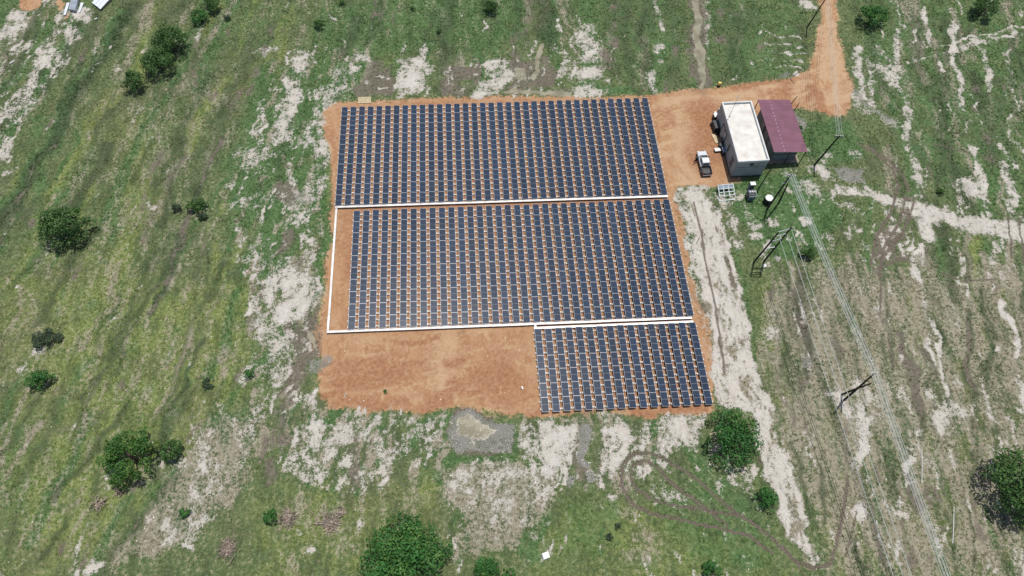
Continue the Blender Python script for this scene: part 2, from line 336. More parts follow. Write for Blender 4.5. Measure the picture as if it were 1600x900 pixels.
# --- white sand / crushed limestone
PL('sand', (402,475, 428,415, 455,402, 488,430, 498,458, 482,490, 458,502, 456,545, 445,575, 420,606, 396,602, 398,540), .78, 9)
PL('sand', (385,640, 400,600, 425,600, 420,640, 400,680, 385,700, 300,690, 290,670, 330,655), .5, 12)
S('sand', (470,85, 457,130, 449,175, 437,215), 26, .72, .7); S('sand', (480,85, 475,120), 10, .6)
S('sand', (562,92, 545,105, 528,140, 505,158), 34, .68, .7); S('sand', (495,170, 485,215, 478,240), 24, .62, .7); S('sand', (508,160, 502,230, 500,290), 14, .7, .6)
PL('sand', (620,92, 668,94, 672,120, 660,150, 626,155, 616,125), .80, 8); S('sand', (690,110, 680,118), 12, .55)
PL('sand', (755,98, 795,88, 800,125, 776,154, 738,155, 748,125), .84, 8)
S('sand', (915,52, 928,95, 915,120, 912,148), 38, .66, .75); S('sand', (885,95, 875,120), 16, .55)
S('sand', (1027,0, 1031,50), 9, .66, .6); S('sand', (1028,80, 1020,110, 1015,140), 18, .6, .7); S('sand', (990,100), 14, .4); S('sand', (860,75, 880,85), 12, .4)
for a in ((398,238,46,.66), (385,262,26,.6), (372,315,24,.75), (400,312,30,.6), (455,285,24,.6), (490,278,38,.7), (480,305,52,.78), (470,345,26,.66), (425,75,18,.7), (410,80,16,.5), (365,285,18,.55), (395,385,40,.5), (380,410,26,.45), (495,395,26,.5),(440,240,16,.5),(478,365,20,.5),(375,360,14,.5)):
    S('sand', a[:2], a[2], a[3], .75)
S('sand', (440,415, 462,400), 22, .7); S('sand', (415,520, 390,600), 26, .55, .8)
PL('sand', (26,14, 50,14, 42,38, 18,70, -5,95, -5,48), .66, 8); S('sand', (34,60, 24,76), 8, .66)
S('sand', (100,22, 85,55, 60,100, 36,150, 14,200, -5,245), 30, .56, .7); S('sand', (80,75, 62,105, 42,130), 13, .85, .6)
S('sand', (128,25, 112,60, 90,90, 78,106), 22, .58, .7); S('sand', (126,18, 122,28), 18, .8); S('sand', (25,185, 5,235), 26, .55, .8); S('sand', (22,264, 8,272), 7, .66); S('sand', (38,440), 8, .6)
S('sand', (233,70, 228,78), 9, .85); S('sand', (185,105), 12, .6); S('sand', (235,318, 240,330), 9, .6)
S('sand', (395,80), 8, .5); S('sand', (397,205), 20, .6)
PL('sand', (205,840, 250,775, 300,700, 385,660, 400,700, 385,740, 360,790, 320,800, 280,850, 240,880), .28, 16)
for a in ((150,888,26,.95), (118,897,18,.95), (166,745,24,.85), (158,762,20,.7), (50,550,26,.66), (30,580,22,.6), (10,605,22,.5), (340,650,30,.5), (385,760,16,.7), (265,720,40,.5), (300,815,60,.45), (295,858,16,.6), (485,855,12,.8), (565,812,18,.6), (473,834,10,.7), (520,740,50,.45)): S('sand', a[:2], a[2], a[3], .8)
S('sand', (145,800, 132,840, 120,880), 9, .6, .6); S('sand', (590,722, 568,760, 552,785), 8, .66, .6)
PL('sand', (452,690, 470,645, 498,605, 508,640, 560,652, 590,655, 588,690, 560,715, 530,745, 475,755, 445,740), .70, 10)
PL('sand', (602,660, 640,650, 690,652, 686,690, 640,712, 604,726, 578,745, 585,700), .74, 9)
PL('sand', (806,655, 905,655, 905,690, 882,738, 848,745, 832,712, 812,690), .86, 9)
PL('sand', (935,652, 1010,652, 1008,705, 990,750, 965,758, 955,735, 940,700), .84, 9)
PL('sand', (1024,652, 1110,650, 1095,690, 1065,700, 1040,725, 1022,712), .84, 9)
for a in ((1005,735,40,.8), (1035,735,30,.66), (1060,775,34,.55), (1025,770,34,.5), (1130,755,50,.5), (1160,740,40,.5), (1100,780,26,.5), (1110,745,20,.7), (855,868,20,.6), (830,855,36,.45), (1050,865,12,.6), (1165,875,30,.45), (1110,890,40,.5), (1010,880,26,.5), (975,745,34,.8), (955,770,12,.7)): S('sand', a[:2], a[2], a[3], .8)
PL('sand', (690,735, 800,715, 858,735, 855,800, 800,865, 705,875, 722,800, 690,765), .36, 14)
S('sand', (1075,290, 1110,286), 18, .55, .9); PL('sand', (1072,312, 1098,304, 1118,318, 1138,370, 1152,430, 1168,500, 1186,570, 1203,640, 1217,690, 1243,742, 1252,785, 1264,835, 1281,880, 1272,890, 1244,852, 1215,785, 1192,730, 1178,690, 1166,655, 1140,648, 1122,600, 1110,540, 1100,470, 1090,400, 1078,340), 1.0, 5)
PL('sand', (1100,290, 1130,292, 1160,310, 1140,330, 1118,318), .7, 8); PL('sand', (1096,250, 1125,262, 1130,290, 1100,292, 1070,290), .5, 10)
PL('sand', (1052,292, 1100,290, 1100,330, 1104,400, 1086,430, 1066,380, 1056,330), .80, 7); S('soil', (1050,300, 1062,380, 1082,440, 1100,520, 1114,600), 22, .75, .7); S('sand', (1086,430, 1104,520, 1118,590), 18, .62, .7); S('lush', (1100,320), 8, .8); S('sand', (1128,320, 1145,350, 1155,390), 14, .6, .8); S('sand', (1165,330, 1175,350), 20, .5, .8)
S('sand', (1258,5), 30, .9)
for y in (58, 72, 84, 94, 105): S('sand', (1202,y - 3, 1225,y, 1256,y + 1), 4.5, .66, .5)
S('sand', (1245,118), 12, .8); S('sand', (1334,75, 1338,115, 1348,150), 15, .72, .7); S('sand', (1356,92, 1362,135, 1372,175), 13, .68, .7)
S('sand', (1400,50, 1404,85, 1408,120), 11, .72, .6); S('sand', (1385,95, 1395,125), 40, .58, .8); S('sand', (1410,150, 1416,200, 1424,250, 1432,310), 13, .74, .6); S('sand', (1310,110, 1345,165, 1395,195), 18, .45, .8)
S('sand', (1441,10, 1445,40, 1449,70), 6, .72); S('sand', (1422,15, 1424,50), 5, .55); S('sand', (1477,0, 1478,20), 4, .6)
S('sand', (1483,35, 1488,70, 1494,105, 1502,145, 1508,175), 11, .88, .6)
S('sand', (1438,76, 1482,66, 1545,55, 1610,40), 4.5, .8, .5); S('sand', (1425,100, 1500,80, 1552,66), 6, .74, .5); S('sand', (1555,62, 1610,50), 4.5, .8, .5); S('sand', (1500,75, 1550,64), 14, .7, .7)
S('sand', (1465,85, 1470,110), 8, .66); S('sand', (1535,80, 1542,110, 1541,142), 10, .66, .7); S('sand', (1570,85), 10, .5); S('sand', (1600,160), 16, .6); S('sand', (1565,145), 10, .6); S('sand', (1467,177), 7, .8)
S('sand', (1306,294, 1350,302, 1390,312, 1430,326), 15, .9, .6); S('sand', (1430,328, 1500,345, 1560,352, 1610,362), 30, .95, .55); S('sand', (1520,355, 1610,372), 24, .95, .6); S('sand', (1310,316, 1348,326), 18, .62, .7)
S('sand', (1514,293), 32, .85, .7); S('sand', (1520,228, 1528,265, 1535,300, 1540,330), 13, .9, .6); S('sand', (1565,255, 1578,295, 1590,345), 16, .72, .7); S('sand', (1568,225, 1590,268), 8, .85); S('sand', (1590,225, 1600,250), 8, .7)
S('sand', (1285,266), 28, .95, .6); S('sand', (1335,242), 20, .8); S('sand', (1290,245), 24, .5)
for a in ((1225,272,30,.6), (1262,345,18,.9), (1275,300,30,.5), (1230,300,14,.6), (1255,285,26,.6), (1305,280,20,.5), (1330,345,30,.5), (1300,378,16,.9), (1303,388,12,.9), (1345,360,12,.6), (1165,300,16,.7), (1190,285,18,.6), (1205,345,22,.6), (1180,370,18,.5), (1215,405,10,.7),(1195,415,14,.5),(1265,248,14,.7),(1246,262,20,.6),(1260,232,14,.6)): S('sand', a[:2], a[2], a[3], .8)
S('sand', (1325,345, 1330,400, 1335,430), 6, .5); S('sand', (1385,440, 1388,460), 8, .8); S('sand', (1440,385, 1432,430, 1452,470, 1455,490, 1466,520), 12, .76, .7); S('sand', (1445,340, 1450,370), 24, .8, .7)
S('sand', (1466,520, 1470,560, 1472,600, 1476,640), 9, .82, .6); PL('sand', (1440,612, 1480,625, 1508,640, 1510,660, 1480,676, 1455,672), .76, 9)
S('sand', (1498,350, 1503,420, 1498,440), 10, .5, .8); S('sand', (1550,375, 1560,440), 12, .5, .8); S('sand', (1570,470, 1578,510, 1590,555), 9, .88, .6); S('sand', (1595,600, 1600,640), 16, .85); S('sand', (1541,620, 1552,652), 9, .9, .5); S('sand', (1500,590, 1513,635), 8, .6)
S('sand', (1348,600, 1352,640, 1350,690), 30, .76, .7); S('sand', (1312,618), 34, .72, .8); S('sand', (1400,615), 36, .6, .8); S('sand', (1350,700, 1346,735), 16, .8, .7); S('sand', (1420,700, 1424,760), 12, .78, .7)
for a in ((1412,805,28,.85), (1350,805,24,.85), (1400,640,40,.5), (1270,690,24,.5), (1415,790,14,.8), (1355,840,20,.45), (1325,640,20,.6), (1350,450,22,.5), (1370,480,20,.5), (1345,500,24,.5), (1410,560,10,.8), (1240,560,30,.35), (1210,520,30,.35), (1425,770,14,.6), (1460,720,26,.5), (1540,700,40,.35)): S('sand', a[:2], a[2], a[3], .8)
S('dry', (1375,720, 1380,780), 20, .5)
# --- grain of the field: furrows, dry lines, thin sandy lines
LF = (-20,0, 300,-20, 420,-20, 470,80, 380,220, 360,420, 400,600, 320,680, 200,920, -20,920)
streaks('mud', LF, 46, (-.48, 1), (60, 240), (5, 14), (.25, .55)); streaks('lush', LF, 40, (-.48, 1), (60, 260), (6, 24), (.35, .85)); streaks('dry', LF, 70, (-.45, 1), (40, 180), (5, 16), (.35, .75)); streaks('yel', LF, 40, (-.45, 1), (60, 200), (10, 30), (.5, 1))
streaks('dark', LF, 34, (-.48, 1), (60, 260), (6, 20), (.35, .8)); streaks('sand', LF, 60, (-.45, 1), (6, 40), (2, 5), (.35, .6))
TF = (420,-20, 1260,-20, 1260,110, 1080,130, 900,140, 560,100, 480,80)
streaks('dark', TF, 24, (-.06, 1), (40, 120), (8, 24), (.35, .7)); streaks('mud', TF, 26, (-.06, 1), (40, 120), (8, 24), (.25, .5)); streaks('lush', TF, 26, (-.06, 1), (40, 130), (8, 26), (.5, .9)); streaks('dry', TF, 26, (-.1, 1), (30, 80), (6, 16), (.3, .6)); streaks('sand', TF, 36, (.1, 1), (5, 24), (2, 5), (.4, .65))
RF = (1310,-20, 1620,-20, 1620,420, 1330,420, 1400,250)
streaks('dark', RF, 30, (.10, 1), (40, 150), (6, 18), (.35, .75)); streaks('mud', RF, 26, (.10, 1), (40, 150), (6, 16), (.2, .45)); streaks('lush', RF, 26, (.10, 1), (40, 150), (6, 22), (.4, .8)); streaks('sand', RF, 90, (.13, 1), (8, 46), (2, 6), (.4, .75), spread=.06); streaks('dry', RF, 40, (.1, 1), (30, 100), (5, 14), (.4, .75))
RL = (1200,430, 1620,390, 1620,920, 1300,920, 1220,690)
streaks('dark', RL, 40, (.14, 1), (40, 160), (4, 12), (.4, .85), spread=.05); streaks('mud', RL, 40, (.14, 1), (40, 160), (4, 14), (.3, .65), spread=.05); streaks('lush', RL, 36, (.14, 1), (40, 150), (5, 16), (.4, .8), spread=.06); streaks('sand', RL, 110, (.15, 1), (8, 60), (2, 7), (.4, .72), spread=.05); streaks('dry', RL, 120, (.14, 1), (40, 160), (5, 20), (.6, 1), spread=.06); streaks('yel', RL, 30, (.14, 1), (40, 120), (10, 24), (.5, .9))
WL = (1180,270, 1310,290, 1420,330, 1430,420, 1190,420); streaks('sand', WL, 70, (.3, 1), (4, 22), (3, 8), (.45, .8))
# feathered speckle round the sandy ground left of, above and below the array
streaks('sand', (440,80, 600,85, 540,165, 505,240, 500,330, 360,330, 370,220), 95, (-.3, 1), (6, 30), (2.5, 7), (.4, .75))
streaks('dry', (440,80, 600,85, 540,165, 505,240, 500,430, 360,420, 370,220), 70, (-.3, 1), (10, 40), (4, 10), (.5, .9)); streaks('lush', (440,80, 600,85, 540,165, 505,240, 500,430, 360,420, 370,220), 60, (-.3, 1), (10, 60), (5, 14), (.6, 1))
streaks('sand', (360,330, 505,330, 500,480, 400,480), 55, (-.2, 1), (5, 26), (3, 8), (.35, .7)); streaks('sand', (395,400, 500,400, 500,480, 440,620, 390,660), 60, (-.2, 1), (6, 30), (3, 9), (.4, .8)); streaks('mud', (400,420, 500,420, 500,500, 470,640, 420,740, 390,660), 40, (-.2, 1), (10, 50), (5, 14), (.4, .8)); streaks('dry', (395,400, 500,400, 500,480, 440,700, 390,700), 50, (-.2, 1), (8, 40), (5, 14), (.5, .9))
streaks('sand', (440,600, 700,645, 690,720, 560,760, 430,750), 100, (-.35, 1), (6, 34), (3, 8), (.4, .8)); streaks('dry', (440,600, 700,645, 690,720, 560,760, 430,750), 60, (-.35, 1), (8, 40), (5, 14), (.6, .95)); streaks('lush', (440,640, 700,645, 690,720, 560,760, 430,750), 40, (-.35, 1), (10, 40), (4, 12), (.6, 1)); streaks('sand', (440,640, 700,645, 690,720, 560,760, 430,750), 50, (-.35, 1), (10, 50), (3, 9), (.3, .8), op='-')
streaks('sand', (680,730, 860,720, 870,860, 700,880), 100, (-.45, 1), (6, 30), (2, 6), (.35, .7)); streaks('lush', (680,730, 860,720, 870,860, 700,880), 50, (-.45, 1), (10, 50), (4, 12), (.5, .95))
streaks('sand', (200,880, 260,740, 340,660, 400,650, 400,740, 330,820), 100, (-.5, 1), (6, 30), (2, 7), (.3, .62)); streaks('lush', (230,830, 270,740, 390,680, 390,740, 330,800), 50, (-.5, 1), (10, 44), (5, 14), (.6, 1))
streaks('sand', (810,650, 1100,650, 1090,700, 1000,760, 940,760, 830,745), 80, (-.15, 1), (6, 30), (3, 9), (.45, .85)); streaks('dry', (810,650, 1100,650, 1090,700, 1000,760, 940,760, 830,745), 60, (-.15, 1), (8, 30), (4, 12), (.6, .95)); streaks('sand', (810,650, 1100,650, 1090,700, 1000,760, 940,760, 830,745), 40, (-.15, 1), (6, 30), (3, 8), (.3, .7), op='-'); streaks('sand', (960,720, 1180,700, 1200,800, 1080,820), 60, (.4, 1), (6, 26), (3, 8), (.4, .75)); streaks('sand', (860,760, 1200,800, 1240,900, 860,900), 50, (.2, 1), (4, 18), (2, 6), (.35, .65))
streaks('sand', (-10,0, 140,10, 110,90, 50,180, -10,260), 110, (-.6, 1), (6, 44), (2, 7), (.4, .8))
streaks('sand', (600,85, 960,60, 960,150, 620,155), 70, (-.1, 1), (5, 26), (3, 7), (.4, .8))
# --- mud, wet ground, gravel
PL('mud', (575,92, 612,95, 615,150, 560,154, 545,140, 570,115), .85, 8); PL('mud', (690,100, 742,100, 742,130, 735,152, 690,154, 675,140), .66, 8); PL('mud', (735,95, 750,95, 745,130, 735,140), .9, 6)
PL('mud', (795,92, 850,85, 868,110, 870,140, 800,138), .75, 8); S('mud', (950,70, 955,120), 30, .6, .8); S('mud', (985,70, 1000,80), 20, .4)
S('water', (845,75, 836,95, 833,125), 9, .9, .6); S('water', (808,108, 812,122), 15, .9, .6); S('water', (795,143, 840,145, 888,149), 11, .72, .5); S('mud', (800,140, 890,148), 20, .5)
S('sand', (590,118, 605,120), 5, .8); S('sand', (585,138, 600,138), 4, .8); S('sand', (572,125), 6, .6); S('sand', (730,100, 740,92), 4, .6); S('sand', (728,115, 742,114), 4, .7)
S('mud', (1093,-10, 1093,60, 1091,100, 1094,138), 36, .78, .7); S('water', (1092,-10, 1094,40, 1093,90, 1095,118), 13, 1, .4); S('water', (1094,118, 1092,136), 8, .8); S('mud', (1060,65, 1085,68), 8, .6)
S('sand', (1110,0, 1110,100), 6, .5, .7); S('mud', (1085,20, 1075,60), 14, .5)
S('mud', (445,295, 452,310), 34, .85, .7); S('gravel', (470,312), 44, .5, .8); S('mud', (455,370, 440,395), 24, .7, .8); S('mud', (447,262), 12, .7); S('mud', (475,405), 40, .5, .8)
PL('mud', (458,508, 500,490, 502,555, 482,572, 468,600, 462,640, 440,655, 415,645, 428,605, 450,565), .85, 9); S('mud', (440,650, 442,700, 425,735), 26, .7, .7); S('gravel', (490,570, 505,560), 26, .6)
S('mud', (560,690, 555,745), 26, .75, .7); S('mud', (575,660, 562,690), 20, .4)
PL('mud', (698,648, 752,640, 800,650, 808,690, 805,714, 760,718, 690,712, 690,680), .85, 8); PL('gravel', (700,650, 752,645, 800,655, 805,710, 690,710, 694,680), .85, 8); S('lush', (775,702, 795,696), 20, .8, .8)
PL('water', (700,652, 752,647, 790,662, 765,694, 702,688), .62, 14); S('water', (735,695), 22, .55)
S('gravel', (911,668, 915,690, 921,720), 16, 1, .6); S('gravel', (928,742), 20, 1, .6); S('gravel', (890,743), 24, .7, .6); S('mud', (908,650, 905,700, 910,735), 30, .6, .7)
PL('gravel', (1305,262, 1350,264, 1345,292, 1312,282), .85, 7); S('gravel', (1510,300), 22, .5); S('gravel', (1232,182, 1245,192), 26, .8, .7); S('gravel', (1228,116), 14, .6)
S('gravel', (330,150 + 1000), 2, 0)
S('gravel', (1330,140, 1360,165, 1390,192), 12, .6, .8)
S('mud', (1247,455, 1256,510, 1258,560, 1254,600), 22, .78, .7); S('gravel', (1254,565), 26, .8, .8); S('mud', (1298,520, 1312,560), 22, .55, .8)
S('mud', (1405,520, 1414,560, 1428,605, 1434,650, 1440,690), 13, .75, .6); S('mud', (1443,540, 1456,590), 12, .5, .7); S('mud', (1508,500, 1514,560, 1522,612), 8, .85, .6); S('mud', (1283,740, 1286,820), 8, .5, .8); S('mud', (1250,430, 1248,460), 12, .5)
S('mud', (345,215, 315,290, 280,370, 258,445, 243,480, 222,508), 9, .6, .8); S('mud', (150,260, 132,300), 8, .4, .8); S('mud', (268,345, 262,400), 22, .35, .9); S('mud', (62,400), 30, .3, .9)
S('mud', (600,5, 560,60, 530,90), 12, .35, .9); S('mud', (700,30, 690,70), 14, .3, .9); S('mud', (860,20, 850,70), 20, .35, .9)
S('water', (478,520, 490,540), 14, .62, .8); S('water', (440,625), 22, .6, .8); S('water', (470,580), 12, .6, .8); S('soil', (480,540, 495,515), 26, .45, .8)
# --- white path: wheel ruts and puddles
S('rut', (1084,318, 1096,360, 1104,410, 1112,450, 1124,520, 1134,585), 4, .8, .5, crisp=True); S('mud', (1134,402, 1141,420, 1147,447), 8, 1, .45, crisp=True); S('sand', (1134,402, 1141,420, 1147,447), 7, .95, .5, op='-', crisp=True)
S('rut', (1108,320, 1128,380, 1140,440, 1152,520, 1165,600, 1180,660, 1205,720, 1235,790, 1262,860), 3, .42, .7, crisp=True); S('rut', (1120,600, 1150,640, 1185,690, 1215,745, 1240,810), 3, .40, .7, crisp=True); S('dry', (1100,330, 1120,420, 1140,540), 8, .9); S('rut', (1118,355, 1124,372), 3, .7, .5, crisp=True); S('rut', (1157,480, 1160,540), 2.5, .5, .6, crisp=True); S('rut', (1170,690, 1215,790, 1245,850), 3, .5, .6, crisp=True)
S('mud', (1080,440, 1094,470, 1102,490), 14, .75, .6); S('sand', (1080,440, 1094,470, 1100,485), 13, .85, .6, op='-'); S('water', (1081,448, 1089,470), 4.5, .9, .5)
PATH = (1070,300, 1104,300, 1136,370, 1150,430, 1166,500, 1184,570, 1200,640, 1215,690, 1240,742, 1260,835, 1276,880, 1244,852, 1215,785, 1178,690, 1140,645, 1110,540, 1100,470, 1080,340)
PL('dry', PATH, 1.0, 6); PL('lush', PATH, .8, 6, op='-'); streaks('sand', PATH, 70, (.28, 1), (8, 46), (2, 5), (.2, .6), op='-', spread=.06); streaks('rut', PATH, 26, (.28, 1), (14, 60), (1.5, 3), (.3, .55), spread=.05); streaks('dry', PATH, 40, (.28, 1), (10, 50), (3, 9), (.6, 1), spread=.06); streaks('lush', PATH, 10, (.28, 1), (6, 20), (3, 8), (.5, .9))
# soil tones of the pad
LOT = (505,525, 830,520, 842,642, 510,632); YARD = (1010,155, 1200,140, 1300,30, 1320,170, 1240,165, 1110,180, 1100,285, 1055,290)
streaks('yel', LOT, 60, (1, -.05), (20, 90), (3, 12), (.3, .9), spread=.3); streaks('red', LOT, 30, (1, -.05), (20, 80), (6, 22), (.4, .9), spread=.4); streaks('yel', LOT, 40, (.1, 1), (14, 50), (2, 5), (.5, 1), spread=.3)
streaks('yel', YARD, 80, (.8, -.2), (16, 60), (3, 10), (.4, 1), spread=.4); streaks('red', YARD, 24, (.1, 1), (14, 50), (6, 20), (.4, .8), spread=.4); streaks('yel', (1278,0, 1304,0, 1318,110, 1325,170, 1290,170), 50, (.07, 1), (20, 70), (2, 5), (.5, 1), spread=.03)
S('yel', (1075,200, 1075,275), 40, .9, .8); S('yel', (1020,160, 1200,145), 20, .8, .8); S('yel', (506,200, 508,300, 502,400, 500,500), 10, 1, .7); S('yel', (700,540, 690,600), 60, .7, .9)
# --- tyre ruts
RUTS = ((1208,862, 1170,836, 1145,829, 1100,821, 1060,812, 1015,803, 985,785, 968,757, 972,727, 990,710, 1012,706, 1035,714, 1065,732, 1100,760, 1125,780, 1150,802, 1185,821, 1215,846, 1240,874, 1270,889, 1298,882, 1308,850, 1318,795, 1326,750),
        (1150,803, 1110,799, 1060,792, 1020,780, 990,762, 984,742, 990,726, 1008,719, 1028,731, 1050,754, 1080,780, 1110,800, 1135,818),
        (1340,222, 1375,245, 1395,265, 1404,290, 1398,310), (1355,226, 1390,250, 1412,278, 1420,300),
        (1402,300, 1386,340, 1370,375, 1360,415), (1416,310, 1402,350, 1382,388, 1376,420), (1430,318, 1408,365, 1388,392),
        (1365,398, 1395,390, 1432,402), (1366,420, 1410,405, 1442,414), (1374,418, 1376,490), (1470,425, 1500,437, 1560,438), (1478,445, 1520,452),
        (1577,340, 1579,400), (1594,342, 1598,410), (1456,225, 1500,235, 1520,240), (1386,520, 1398,575), (1175,695, 1192,730), (1225,850, 1262,905), (1340,800, 1322,870))
S('mud', (1425,318, 1402,355, 1382,395, 1372,425), 26, .75, .8); S('mud', (1400,300, 1380,350), 16, .5, .8); S('mud', (1370,405, 1430,402), 16, .6, .8)
for i, r in enumerate(RUTS): S('rut', r, 5 if i < 2 else 4, 1 if i < 7 else .7, .5, crisp=True)
S('sand', RUTS[0], 8, .8, .6, op='-', crisp=True); S('sand', RUTS[1], 7, .8, .6, op='-', crisp=True)
# lane wheel marks
S('red', (1291,0, 1296,60, 1303,130, 1306,180), 5, .0); 
# soil wins over sand on the pad
_f1 = fbm(GX, GY, 3.4, 611, 3) - .5; _f2 = fbm(GX, GY, 1.1, 631, 2) - .5
_sm = MASK['sand']; _k = sstep(.06, .35, _sm) * (1 - sstep(.90, .97, _sm))
MASK['sand'] = np.clip(_sm * .96 + _k * (_f1 * .9 + _f2 * .9 - .05), 0, 1).astype(np.float32)
MASK['lush'] = np.clip(MASK['lush'] + _k * np.clip(-_f1 * 1.6, 0, .6), 0, 1).astype(np.float32)
MASK['mud'] = np.clip(MASK['mud'] + sstep(.1, .4, MASK['mud']) * (fbm(GX, GY, 2.8, 651, 3) - .56) * 1.2, 0, 1).astype(np.float32)
MASK['sand'] *= (1 - .75 * sstep(.55, .95, MASK['soil']) * (1 - sstep(.88, .93, MASK['sand'])))
MASK['soil'] *= (1 - sstep(.87, .94, MASK['sand']))
M_ = MASK

# ------------------------------------------------------------------ ground sheet
def ground_height(x, y):
    h = (fbm(x, y, 9.0, 301) - .5) * .30 + (fbm(x, y, 2.2, 311, 2) - .5) * .12
    return h
PADK = np.maximum(np.maximum(MASK['soil'], .85 * MASK['water']), 0)
near = ((GX > X0 - 5) & (GX < X1 + 5) & (GY > Y0 - 5) & (GY < Y1 + 5))
GZ = np.where(near, ground_height(GX, GY), 0) * (1 - sstep(.05, .6, PADK)) - .10 * MASK['rut'] - .05 * MASK['water'] + .06 * (vnoise(GX, GY, .5, 321) - .5) * (1 - MASK['soil'] * .6) * (1 - MASK['water'])
# level building plots, tucked just under the slabs
def plot(x0, x1, y0, y1):
    global GZ
    k = sstep(-1.5, 0, np.minimum(np.minimum(GX - x0, x1 - GX), np.minimum(GY - y0, y1 - GY))); GZ = GZ * (1 - k)
plot(70, 92, -22, -3); plot(-1, 70, -66, 2)
def gz(x, y):
    i = np.clip(np.searchsorted(AX, x) - 1, 0, len(AX) - 2); j = np.clip(np.searchsorted(AY, y) - 1, 0, len(AY) - 2)
    a = (x - AX[i]) / (AX[i + 1] - AX[i]); b = (y - AY[j]) / (AY[j + 1] - AY[j])
    return (GZ[i, j] * (1 - a) + GZ[i + 1, j] * a) * (1 - b) + (GZ[i, j + 1] * (1 - a) + GZ[i + 1, j + 1] * a) * b
def samp(k, x, y):
    i = np.clip(np.round((x - X0) / STEP).astype(int) + len(ext), 0, len(AX) - 1); j = np.clip(np.round((y - Y0) / STEP).astype(int) + len(ext), 0, len(AY) - 1)
    return MASK[k][i, j]
def G(px, py):
    p = at(px, py); p.z = float(gz(np.array([p.x]), np.array([p.y]))[0]); return p

def np_mesh(name, V, F, mname, smooth=False):
    me = bpy.data.meshes.new(name); nv, nf, k = len(V), len(F), F.shape[1]
    me.vertices.add(nv); me.vertices.foreach_set('co', V.astype(np.float32).ravel())
    me.loops.add(nf * k); me.loops.foreach_set('vertex_index', F.astype(np.int32).ravel())
    me.polygons.add(nf); me.polygons.foreach_set('loop_start', np.arange(0, nf * k, k, dtype=np.int32))
    if smooth: me.polygons.foreach_set('use_smooth', np.ones(nf, bool))
    me.materials.append(MATS[mname]); me.update(calc_edges=True); return me

